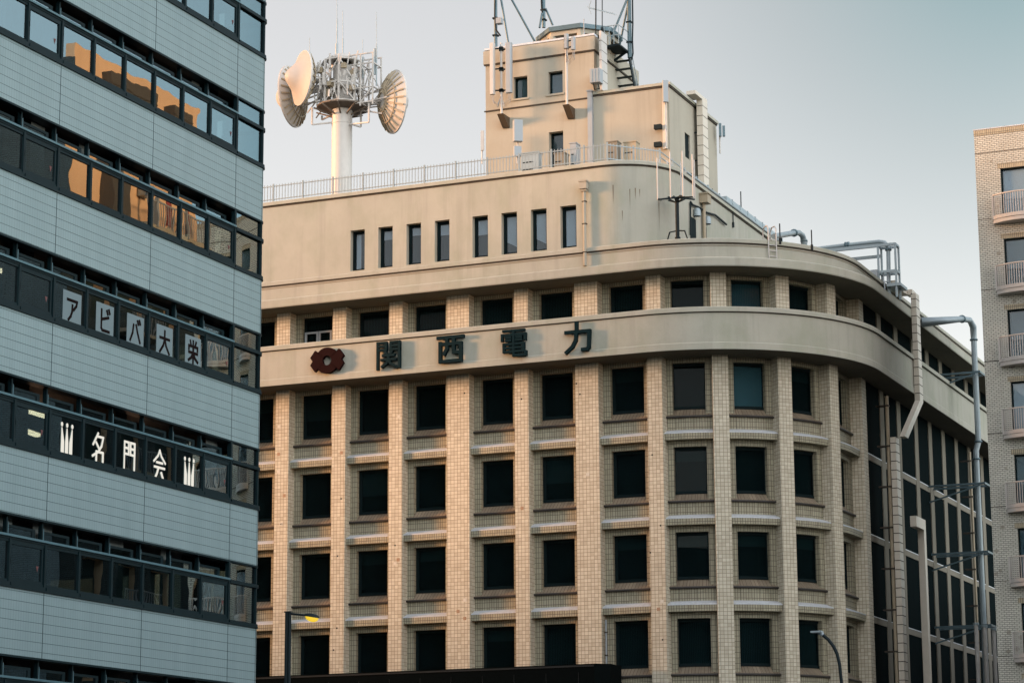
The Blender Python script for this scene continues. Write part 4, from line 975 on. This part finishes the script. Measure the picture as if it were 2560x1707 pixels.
# tan pipes and white conduit on the side facade
for x, y0, X_, lab, mm, r in ((2216, 990, -28.75, 'tan drain pipe clipped to a side pilaster', M_TANP, .09), (2424, 1130, -28.6, 'thin tan pipe in the shaded side facade beyond the duct', M_TANP, .07)):
    a = at(x, y0, X=X_); t = thing('facade_pipe', (X_, a.y, 0), lab, 'pipe'); b = MB(); b.tube([(X_, a.y, 0), (X_, a.y, a.z)], r, 8); b.build('pipe', mm, t)
    b = MB(); z = a.z-.5
    while z > 8: b = MB(); b.box(X_-.5, X_+r+.02, a.y-r-.03, a.y+r+.03, z, z+.07); b.build('clip', M_LINE, t); z -= 1.9
a = at(2288, 1290, X=-28.0); c = at(2305, 1300, X=-28.0)
t = thing('white_conduit_elbow', (-28, c.y, 0), 'white square conduit with a hooked top beside the jointed duct', 'conduit')
b = MB(); b.box(-28.2, -27.9, c.y-.1, c.y+.28, 0, a.z); b.box(-28.2, -27.9, a.y-.2, c.y-.1, a.z-.5, a.z); b.build('casing', M_DUCTL, t)

# dark signboard box at the foot of the front
t = thing('shopfront_canopy', (-50, 99.6, 5), 'black panelled canopy box wrapped round the foot of the beige facade', 'canopy')
zT = 9.83
b = MB(); b.prism([(-66, 99.3), (-38.75, 99.3), (-38.2, 99.75), (-38.2, 101.1), (-66, 101.1)], 5.2, zT); cb = b.build('casing', plain('canopy_black', (.004, .006, .006), .9, spec=.02), t)
b = MB()
for k in range(18): x = -65+1.5*k; b.box(x, x+.012, 99.29, 99.302, 8.2, zT-.35)
b.box(-66, -38.78, 99.27, 99.3, zT-.12, zT-.05); b.build('seam', plain('canopy_seam', (.03, .034, .034), .6, spec=.1), t)
# two thin white conduits in the window reveals
a = at(1515, 1640, Y=101.3); b = MB(); b.tube([(a.x, 101.35, 9.8), (a.x, 101.35, at(1515, 1548, Y=101.3).z)], .04, 6)
t = thing('reveal_pipe', (a.x, 101.35, 9.8), 'slim white pipe in a window reveal just above the black canopy', 'pipe'); b.build('pipe', M_WHT2, t)
b = MB(); b.box(a.x-.06, a.x+.06, 101.3, 101.42, 10.3, 10.36); b.box(a.x-.06, a.x+.06, 101.3, 101.42, 11.3, 11.36); b.build('clip', M_LINE, t)

# ==================================================================== WHITE TILED OFFICE BUILDING ON THE LEFT
LX, LY = -37.0, 66.74
LB = thing('tiled_office', (-50, 50, 0), 'white tiled office block with ribbon windows and a rounded corner', 'building')
PANE = 1.622; Y0L = 64.79
m, tt, bs = nodes('white_ribbed_tile')
uvn = coords(tt, True)
b1 = N(tt, 'ShaderNodeTexBrick', offset=0.0, squash=1.0, Scale=1.0); b2 = N(tt, 'ShaderNodeTexBrick', offset=0.0, squash=1.0, Scale=1.0)
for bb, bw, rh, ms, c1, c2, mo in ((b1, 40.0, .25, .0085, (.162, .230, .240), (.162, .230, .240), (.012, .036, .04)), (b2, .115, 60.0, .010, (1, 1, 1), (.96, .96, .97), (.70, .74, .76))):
    bb.inputs['Brick Width'].default_value = bw; bb.inputs['Row Height'].default_value = rh; bb.inputs['Mortar Size'].default_value = ms; bb.inputs['Mortar Smooth'].default_value = .2
    bb.inputs['Color1'].default_value = (*c1, 1); bb.inputs['Color2'].default_value = (*c2, 1); bb.inputs['Mortar'].default_value = (*mo, 1); tt.links.new(uvn, bb.inputs['Vector'])
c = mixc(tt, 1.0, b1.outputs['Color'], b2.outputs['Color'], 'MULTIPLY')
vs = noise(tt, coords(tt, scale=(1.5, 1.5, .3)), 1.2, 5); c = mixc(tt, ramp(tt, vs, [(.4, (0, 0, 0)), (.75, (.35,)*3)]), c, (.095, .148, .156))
tt.links.new(c, bs.inputs['Base Color']); bs.inputs['Roughness'].default_value = .45; M_LT = m
M_LFR = plain('teal_black_metal', (.004, .016, .020), .5, 0, .2, .12)
M_LFE = plain('teal_grey_metal', (.07, .15, .18), .4, 0, .2, .3)
M_LGL = glass('reflective_glass', .36, (.34, .44, .45), (.62, .76, .81), .06)
M_LDK = plain('dark_interior', (.025, .028, .026), .9)
RC_ = .28
def lpath(off=0.0):
    P = [(LX, y, 1, 0, y) for y in (8.0, 30.0, 50.0, LY-RC_)]
    for k in range(1, 9):
        a = math.pi/2*k/8; P.append((LX-RC_+RC_*math.cos(a), LY-RC_+RC_*math.sin(a), math.cos(a), math.sin(a), LY-RC_+RC_*a))
    P.append((-62.0, LY, 0, 1, LY+25)); return P
LP = lpath()
sills = [26.73-3.627*k for k in range(8)]          # top of each spandrel
BH = 1.86                                          # window band height
def in_paper(y): return y
PY = [Y0L-PANE*k for k in range(0, 12)]            # mullions, from the corner bay towards the camera
fr_, pn_, up_ = MB(), MB(), MB()
# one window: mullion posts, sill rail, transom, upper vent set back
TZ = 1.20
fr_.box(-.10, .03, -.045, .045, 0, TZ+.1); fr_.box(-.22, -.10, -.03, .03, TZ+.1, BH)
fr_.box(-.10, .05, .045, PANE-.045, 0, .09); fr_.box(-.10, .02, .045, PANE-.045, TZ, TZ+.055); 
fr_.box(-.26, -.2, .03, .12, TZ+.15, BH-.25); fr_.box(-.26, -.2, PANE-.33, PANE-.2, TZ+.15, BH-.25); fr_.box(-.26, -.2, .12, PANE-.33, BH-.32, BH-.25)
for z0, z1 in ((.09, .16), (TZ-.07, TZ)): fr_.box(-.08, 0.0, .045, PANE-.045, z0, z1)
W_fr = proto(fr_, 'ribbon_frame', M_LFR)
q = MB(); q.box(-.03, .065, .0, PANE, TZ+.056, TZ+.115); W_tr = proto(q, 'transom', M_LFE)
q = MB(); q.box(-.20, -.15, .03, .14, TZ+.116, BH-.2); W_jp = proto(q, 'jamb_post', M_LFE)
pn_.box(-.045, -.035, .04, PANE-.04, .12, TZ-.03); W_pn = proto(pn_, 'pane', M_LGL)
up_.box(-.235, -.225, .08, PANE-.24, TZ+.116, BH-.30); W_up = proto(up_, 'upper_pane', M_LGL)
q = MB(); q.box(-.06, .0, .0, .055, .16, TZ-.07); q.box(-.06, .0, PANE-.145, PANE-.09, .16, TZ-.07); q.box(-.06, .0, .055, PANE-.145, .16, .215); q.box(-.06, .0, .055, PANE-.145, TZ-.125, TZ-.07); q.box(0, .03, -.01, .03, .55, .70); W_sa = proto(q, 'sash', M_LFR)
q = MB(); q.face([(-.03, PANE-.36, .62), (-.03, PANE-.24, .62), (-.03, PANE-.30, .46)]); W_tri = proto(q, 'marker', plain('marker_red', (.11, .03, .03), .6))
def kid(nm, me, par, loc=(0, 0, 0)):
    o = bpy.data.objects.new(nm, me); COL.objects.link(o); o.parent = par; o.location = loc; return o
for si, S in enumerate(sills):
    # spandrel above this window band
    zb, ztp = S+BH, S+3.627
    b = MB(); b.sweep(LP, [(-.30, zb), (0, zb), (0, ztp), (-.30, ztp)])
    for y in (Y0L, Y0L-3*PANE, Y0L-6*PANE, Y0L-9*PANE, LY-RC_+.02): b.box(LX-.01, LX+.003, y-.010, y+.010, zb+.021, ztp-.031, mi=1)
    sp = b.build('spandrel', [M_LT, M_LFR], LB)
    b = MB(); b.sweep(LP, [(-.31, zb-.035), (.025, zb-.035), (.025, zb+.02), (-.31, zb+.02)]); b.sweep(LP, [(-.31, ztp-.03), (.05, ztp-.03), (.05, ztp+.02), (-.31, ztp+.02)]); b.build('edge_trim', M_LFR, sp)
    if si == 0 or S < 1: continue
    if S < 4: continue
for si, S in enumerate(sills):
    if S < 4.5: break
    # corner glazing, flush and curved
    b = MB(); yy = [p for p in LP if p[4] >= LY-RC_-.001 and p[0] > -60]
    cpth = [(LX, Y0L+.05, 1, 0, Y0L+.05)] + yy + [(LX-1.6, LY, 0, 1, LY+2)]
    b.sweep(cpth, [(-.06, S+.1), (-.045, S+.1), (-.045, S+TZ), (-.06, S+TZ)]); b.sweep(cpth, [(-.06, S+TZ+.1), (-.045, S+TZ+.1), (-.045, S+BH-.03), (-.06, S+BH-.03)])
    co_ = b.build('corner_window', M_LGL, LB)
    b = MB(); b.sweep(cpth, [(-.10, S+.02), (.04, S+.02), (.04, S+.1), (-.10, S+.1)]); b.sweep(cpth, [(-.10, S+TZ), (.045, S+TZ), (.045, S+TZ+.1), (-.10, S+TZ+.1)])
    b.box(LX-.1, LX+.03, Y0L-.05, Y0L+.05, S+.1, S+BH-.03); b.box(LX-.1, LX+.02, LY-RC_-.03, LY-RC_+.03, S+.1, S+BH-.03); b.build('frame', M_LFR, co_)
    for k in range(1, 9):
        y = Y0L-PANE*k
        fr = kid('window', W_fr, LB, Vector((LX, y, S+.02))-LB.location)
        kid('pane', W_pn, fr); kid('upper_pane', W_up, fr); kid('transom', W_tr, fr); kid('jamb_post', W_jp, fr)
        if (k in (1, 7)): kid('sash', W_sa, fr); kid('marker', W_tri, fr)
# interior: floor plates and back wall
b = MB()
for S in sills:
    b.box(-61, LX-.32, 9, LY-.4, S+BH+.25, S+3.5)
b.box(-46.5, -46.2, 9, LY-.35, 0, 30); b.box(-61.5, -61.2, 9, LY-.3, 0, 30)
for y in (30, 45.0, 49.9, 54.8, 59.7, 64.5): b.box(LX-1.3, LX-.7, y-.3, y+.3, 0, 30)
b.build('interior', M_LDK, LB)
b = MB(); b.box(-62, LX-.3, 8, LY-.3, 30.2, 36.0); b.box(-62, -61.5, 8, LY, 0, 30.2); b.box(-61.5, LX, 8, 8.3, 0, 30.2); b.box(-61.5, -47, LY-.35, LY-.02, 0, 30.2); b.build('upper_storeys', M_LT, LB)
# curtains inside some ribbon windows
rng = random.Random(11)
M_LC = curtain('curtain_grey', (.10, .12, .12), (.26, .29, .28), 5.0)
for (k, si, f0, f1) in ((2, 1, .72, 1.0), (5, 2, .0, .28), (8, 1, 0, .7), (7, 2, .55, .95), (1, 4, .5, .9), (2, 5, .0, .25), (4, 5, .3, .75), (6, 5, .0, .55), (7, 5, .0, .4), (1, 6, .2, .6), (8, 5, .1, .4)):
    S = sills[si]; y = Y0L-PANE*k; b = MB(); b.box(LX-.42, LX-.40, y+PANE*f0, y+PANE*f1, S+.05, S+BH-.02); b.build('curtain', M_LC, LB)
# paper signs in the third row, lit characters in the fourth
M_PAP = plain('poster_paper', (.145, .205, .225), .8, 0, .05); M_INK = plain('poster_ink', (.010, .006, .006), .9, spec=.05)
Sx = LX-.035+.012
words = (('a', 55.56, 'paper window sign with one dark katakana character like a hooked bar, first of the row'), ('bi', 57.21, 'paper window sign with the second dark katakana character, two dots at top'), ('ba', 58.81, 'paper window sign with the third dark character, two splayed strokes'), ('dai', 60.41, 'paper window sign with a dark star-like kanji character'), ('ei', 62.03, 'paper window sign with a dense dark kanji, last of the row'))
for key, y, lab in words:
    z0 = 15.95; t = thing('window_poster', (LX-.02, y, z0), lab, 'window sign', 'paper character signs in the ribbon window')
    b = MB(); b.box(LX-.034, LX-.028, y, y+.90, z0, z0+.92); b.build('paper', M_PAP, t)
    b = MB(); glyph(b, key, lambda u, v, d, y=y: (LX-.027+d, y+.17+u, z0+.13+v), .56, .64, .085, .003); b.build('character', M_INK, t)
Z5 = 12.31
for key, y, w_, lab in (('crown', 55.65, .64, 'glowing white crown mark, first sign of the lit window row'), ('mei', 57.23, .66, 'glowing white kanji sign above a small square, next to the first crown'), ('mon', 58.82, .70, 'glowing white gate-shaped kanji sign'), ('kai', 60.42, .75, 'glowing white roof-shaped kanji sign'), ('crown', 62.10, .62, 'glowing white crown mark, last sign of the lit window row')):
    t = thing('window_sign', (LX-.02, y, Z5), lab, 'window sign', 'lit characters in the ribbon window')
    b = MB(); yb = Y0L-PANE*round((Y0L-y+PANE/2)/PANE); b.box(LX-.058, LX-.052, yb+.06, yb+PANE-.06, 12.36, 13.40); b.build('backing', plain('sign_film_brown', (.09, .05, .028), .5), t)
    b = MB(); h = .93; X0_ = LX-.028
    if key == 'crown':
        for j in range(3):
            c_ = y+.10+.20*j; tip = .58 if j == 1 else .56
            lean = (-.05, 0, .05)[j]
            pts = [(c_-.072, 0), (c_+.072, 0), (c_+.072, .40), (c_+lean+.016, .78), (c_+lean-.016, .78), (c_-.072, .40)]
            b.prism(pts, 0, .004, lambda u, v, d: (X0_+d, u, Z5+v))
            b.prism([(c_+lean+.05*math.cos(a*.5236), .86+.062*math.sin(a*.5236)) for a in range(12)], 0, .004, lambda u, v, d: (X0_+d, u, Z5+v))
    else:
        glyph(b, key, lambda u, v, d: (X0_+d, y+u, Z5+v), w_*.86, h*.95, .066, .003)
    b.build('character', M_WHITEGLOW, t)
# ceiling lights inside
for (xa, ya, xb, yb, X_, lab) in ((55, 1022, 115, 1041, -39.6, 'upper glowing fluorescent tube inside the fourth ribbon window'), (42, 1069, 95, 1088, -39.2, 'lower glowing fluorescent tube inside the fourth ribbon window'), (0, 675, 15, 681, -39.6, 'glowing tube at the picture edge inside the third ribbon window'), (312, 1103, 352, 1117, -39.0, 'short glowing tube above the gate-shaped sign')):
    a, c = at(xa, ya, X=X_), at(xb, yb, X=X_); t = thing('ceiling_light', a, lab, 'light', 'office tubes in the white block')
    b = MB(); b.bar(a, c, .16, .09); b.build('tube', M_TUBE, t); b = MB(); b.bar(a+Vector((0, 0, .07)), c+Vector((0, 0, .07)), .22, .05); b.build('fitting', M_WHT, t)
# unseen block added to shade the lower part of the mirrored orange wall
SHADE_BLK = MB(); SHADE_BLK.box(-84, -66, 60, 84, 0, 33.0)
SHADE_BLK.build('shade_block', M_SOF, LB)

# ==================================================================== BRICK APARTMENT BLOCK ON THE RIGHT
AF = 106.3/103.2      # the block stands a little back from the corner
AX, AY = -22.27*AF, 106.3
AP = thing('apartment_block', (-15, 108, 0), 'pale yellow brick apartment block with small bowed balconies', 'building')
M_BR = tile('apartment_brick', (.82, .825, .72), (.67, .675, .59), (.19, .20, .185), .21, .085, .014, .3, .5)
# scattered dark bricks
t_ = M_BR.node_tree; br_ = [n for n in t_.nodes if n.type == 'TEX_BRICK'][0]; bs_ = t_.nodes['Principled BSDF']
vr = N(t_, 'ShaderNodeTexVoronoi', Scale=1.5); t_.links.new(coords(t_, True), vr.inputs['Vector'])
src = bs_.inputs['Base Color'].links[0].from_socket
rr2 = ramp(t_, vr.outputs['Distance'], [(.13, (.62,)*3), (.17, (0, 0, 0))]); t_.links.new(mixc(t_, rr2, src, (.17, .155, .12)), bs_.inputs['Base Color'])
M_BRS = tile('soldier_brick', (.62, .56, .40), (.52, .46, .33), (.16, .15, .12), .085, .25, .013, .2)
WXa, WXb = -21.2*AF, -19.3*AF
b = MB(); holes = []
RT = [1.6+(29.47-1.6-3.12*k)*AF for k in range(8)]
for r in RT: holes.append((WXa, WXb, r-1.0, r+1.25)); 
holes2 = []
for x in (-17.4, -13.4, -9.4):
    for r in RT: holes2.append((x, x+1.955, r-1.0, r+1.25))
holed_wall(b, AX, -5.0, AY, AY+.35, 0, 33.18, holes+holes2)
b.box(-5.3, -5, AY+.35, 114, 0, 33.18); b.box(AX+.3, -5.3, 113.7, 114, 0, 33.18)
b.box(AX+.3, -5.3, AY+.35, 113.7, 32.5, 32.8)
sw_ = MB(); sw_.box(AX, AX+.3, AY+.35, 114, 0, 33.18); sw_.build('side_wall', stucco('grey_render', (.13, .125, .115), .4), AP)
aw = b.build('wall', M_BR, AP)
b = MB(); b.box(AX-.01, -5, AY-.02, AY+.35, 33.185, 33.43); b.build('soldier_course', M_BRS, AP)
b = MB(); b.box(AX-.03, -5, AY-.04, AY+.37, 33.435, 33.48); b.build('coping', M_FLASH, AP)
b = MB()
for z in [32.35]+[r-.98 for r in RT]: b.box(AX-.003, -5.0, AY-.004, AY, z-.015, z+.015)
b.build('expansion_joint', M_LINE, AP)
for x in (WXa, -17.4, -13.4, -9.4):
    for ri, r in enumerate(RT):
        b = MB(); b.box(x-.12, x+2.02, AY-.006, AY-.001, r+1.255, r+1.48); b.build('lintel', M_BRS, AP)
        o = winbox('window', x+.003, x+1.952, r-.997, r+1.247, AY, M_B6 if (ri+int(x)) % 3 else M_B4, .14, AP)
        t_ = MB(); zz = r-.45+ .25*((ri*7) % 3)
        # balcony: bowed slab, top rail, pickets
        bx = x+.95; hw = 1.32
        arc = [(bx-hw+2*hw*k/12, AY-.18-.42*math.sin(math.pi*k/12)**.8) for k in range(13)]
        arc = [(bx-hw, AY-.002)] + arc + [(bx+hw, AY-.002)]
        b = MB(); b.prism(arc, r-1.28, r-1.12); ba = b.build('balcony', M_WHT, AP)
        b = MB(); b2_ = MB()
        for p, q_ in zip(arc, arc[1:]):
            b.bar((*p, r), (*q_, r), .06, .05); b2_.bar((*p, r-1.02), (*q_, r-1.02), .05, .16)
        b.build('rail', M_WHT, ba); b2_.build('kick_rail', M_WHT, ba)
        b = MB(); L_ = []
        for p, q_ in zip(arc, arc[1:]):
            n = max(1, round(math.hypot(q_[0]-p[0], q_[1]-p[1])/.13))
            for j in range(n): L_.append((p[0]+(q_[0]-p[0])*j/n, p[1]+(q_[1]-p[1])*j/n))
        for p in L_: b.box(p[0]-.014, p[0]+.014, p[1]-.014, p[1]+.014, r-.95, r-.02)
        for sx in (-hw, hw): b.box(bx+sx-.03, bx+sx+.03, AY-.22, AY-.14, r-1.1, r); 
        b.build('baluster', M_WHT, ba)
# tall neighbour across the street, mirrored in the ribbon windows
NB = thing('offview_building', (-10, 92, 0), 'tall orange plastered building across the street, seen as a mirror image in the ribbon windows', 'building')
NX = -16.1
b = MB(); hl = []
b2 = MB()
M_n = lambda x, y, z: (NX+y, x, z)
ys = [87.2, 102.0]
hn = []
for k in range(9):
    for y in (89.0, 91.8, 94.6): hn.append((y, y+1.5, 3+3.1*k, 5.0+3.1*k))
xs = sorted({87.2, 98.0, *[h[0] for h in hn], *[h[1] for h in hn]})
for a, c in zip(xs, xs[1:]):
    hs = sorted([(h[2], h[3]) for h in hn if h[0] <= a+1e-6 and h[1] >= c-1e-6]); z = 0
    for ha, hb in hs:
        if ha > z: b.box(a, c, 0, .4, z, ha, M_n)
        z = hb
    b.box(a, c, 0, .4, z, 36.55, M_n)
b.box(NX+.4, -11.5, 87.2, 98.0, 0, 35.4); b.build('wall', stucco('orange_plaster', (1.0, .70, .46), .3), NB)
b = MB(); xs = sorted({87.15, 98.0, *[h[0] for h in hn], *[h[1] for h in hn]})
for a, c in zip(xs, xs[1:]):
    hs = sorted([(h[2], h[3]) for h in hn if h[0] <= a+1e-6 and h[1] >= c-1e-6 and h[3] < 27.5]); z = 0
    for ha, hb in hs:
        if ha > z: b.box(a, c, -.05, -.001, z, ha, M_n)
        z = hb
    b.box(a, c, -.05, -.001, z, 27.0, M_n)
b.box(NX-.05, -11.5, 87.14, 87.19, 0, 35.9); b.build('shaded_brick_facing', tile('shaded_dark_brick', (.10, .145, .16), (.075, .11, .125), (.03, .045, .05), .21, .085, .012, .3, .5), NB)  # facing darkened to put the lower wall's shade into its colour
for h in hn:
    b = MB(); b.box(h[0], h[1], .3, .34, h[2], h[3], M_n); wo = b.build('window', M_B0, NB)
for k in range(0, 8, 1):
    for y in (91.4,):
        b = MB(); z = 3+3.1*k-.15; b.box(y-.4, y+2.5, -.95, 0, z-.15, z, M_n); ba = b.build('balcony', M_STUC, NB)
        b = MB(); b.box(y-.4, y+2.5, -.95, -.90, z+.94, z+1.0, M_n)
        for j in range(18): b.box(y-.4+.165*j, y-.37+.165*j, -.94, -.91, z, z+.95, M_n)
        b.build('rail', M_WHT2, ba)

for (x0, x1, y0, y1, h, lab) in ((9, 30, -50, 78, 17, 'unseen dark block added along the right of the street to block low sky'), (-75, 5, -75, -55, 34, 'unseen dark block added behind the viewer to block low sky'), (-170, -140, 42, 88, 20.5, 'unseen grey block added in the west to dim the sun on the lower floors'), (-20.5, -6, 117, 168, 15, 'unseen dark block added behind the brick apartment to shade the side street')):  # unseen blocks added to cut skylight and sun on the facades
    t = thing('offview_building', ((x0+x1)/2, (y0+y1)/2, 0), lab, 'building')
    b = MB(); b.box(x0, x1, y0, y1, 0, h); b.box(x0-.2, x1+.2, y0-.2, y1+.2, h, h+.4); b.build('wall', stucco('shade_block_render', (.15, .15, .145), .3), t)
    b = MB()
    for k in range(int((h-3)/3.7)):
        z = 3.2+3.7*k
        if x0 < -100 or y0 > 100: break
        if x0 > 0:
            for j in range(38): b.box(x0-.03, x0, y0+1+3.3*j, y0+3+3.3*j, z, z+1.9)
        else:
            for j in range(24): b.box(x0+1+3.3*j, x0+3+3.3*j, y1, y1+.03, z, z+1.9)
    if b.v: o = b.build('window', M_B0, t); tag(o, kind='stuff')

M_SHD = plain('shadowed_box', (.10, .095, .085), .7)  # dark boxes added for shadowed shapes mirrored in the ribbon windows
for (ya, yb, za, zb_) in ((89.4, 93.3, 33.0, 35.85), (94.6, 96.4, 33.0, 35.75), (89.6, 91.2, 27.2, 32.4)):
    b = MB(); b.box(ya, yb, -.6, -.002, za, zb_, M_n)
    for k in range(4): b.box(ya, yb, -.64, -.6, za+.5+.6*k, za+.56+.6*k, M_n)
    b.build('bay', M_SHD, NB)
b = MB(); b.box(91.6, 97.4, -1.2, -.06, 29.3, 29.5, M_n); ba = b.build('balcony', M_STUC, NB)
b = MB(); b.box(91.6, 97.4, -1.2, -1.15, 30.55, 30.62, M_n)
for j in range(30): b.box(91.65+.19*j, 91.69+.19*j, -1.19, -1.16, 29.5, 30.55, M_n)
for y in (92.4, 94.9, 96.9): b.box(y, y+.14, -1.25, -1.1, 29.4, 31.3, M_n)
b.build('rail', M_WHT2, ba)
b = MB(); b.box(93.6, 94.0, -1.0, -.96, 29.7, 31.0, M_n); b.box(95.3, 95.6, -1.0, -.96, 29.8, 30.9, M_n); b.build('laundry', plain('red_cloth', (.4, .08, .07)), ba)
b = MB(); b.box(92.6, 93.2, -.5, -.06, 31.0, 31.5, M_n); b.build('air_conditioner', M_WHT2, NB)

# ==================================================================== STREET LAMPS
YP = 60.0
pa = at(721, 1530, Y=YP)
t = thing('street_lamp', (pa.x, YP, 0), 'dark street lamp post with a glowing yellow head in front of the beige facade', 'street lamp', 'street lamps')
b = MB(); b.tube([(pa.x-.045, YP, 0), (pa.x-.045, YP, pa.z)], .05, 10); b.tube([(pa.x+.045, YP, 0), (pa.x+.045, YP, pa.z)], .045, 10); b.box(pa.x-.10, pa.x+.10, YP-.06, YP+.06, pa.z, pa.z+.03); b.tube([(pa.x, YP, 0), (pa.x, YP, 1.2)], .14, 12); b.build('pole', M_DARK, t)
h0 = at(757, 1537, Y=YP); h1 = at(799, 1542, Y=YP)
b = MB(); b.tube([(pa.x, YP, pa.z-.03), ((pa.x+h0.x)/2, YP, (pa.z+h0.z)/2-.01), (h0.x+.05, YP, h0.z)], .03, 8); b.build('arm', M_DARK, t)
cxh = (h0.x+h1.x)/2; L_ = (h1.x-h0.x)/2
rows = []
b = MB()
for k in range(9):
    u = -1+2*k/8; r = math.sqrt(max(0.02, 1-u*u)); z = h0.z+(h1.z-h0.z)*(u+1)/2
    rows.append([(cxh+u*L_, YP+.13*r*math.cos(a*math.pi/8), z-.02+.10*r*math.sin(a*math.pi/8)) for a in range(9)])
b.grid(rows); b.build('lamp_hood', M_DARK, t)
b = MB(); rows = []
for k in range(9):
    u = -1+2*k/8; r = math.sqrt(max(0.01, 1-u*u)); z = h0.z+(h1.z-h0.z)*(u+1)/2
    rows.append([(cxh+.02+u*L_*.80, YP+.11*r*math.cos(a*math.pi/8), z-.025-.13*r*math.sin(a*math.pi/8)) for a in range(9)])
b.grid(rows); b.build('lamp_bowl', M_BULB, t)
YP = 62.0
Q = [at(x, y, Y=YP) for x, y in ((2051, 1581), (2058, 1587), (2071, 1598), (2084, 1615), (2093, 1634), (2099, 1660), (2104, 1707))]
t = thing('street_lamp', (Q[-1].x, YP, 0), 'slim dark street lamp with a curved arm and flat unlit head', 'street lamp', 'street lamps')
b = MB(); b.tube(Q[:5]+[Q[5], Q[6], Q[6]+Vector((.02, 0, -1)), Vector((Q[6].x+.03, YP, 0))], .045, 10); b.build('pole', M_DARK, t)
a, c = at(2029, 1579, Y=YP), at(2056, 1583, Y=YP)
b = MB(); b.box(a.x, c.x, YP-.11, YP+.11, a.z-.025, a.z+.02); b.tube([Vector((c.x-.1, YP, a.z)), Vector(Q[1])], .05, 8); b.build('lamp_head', M_PIPE, t)
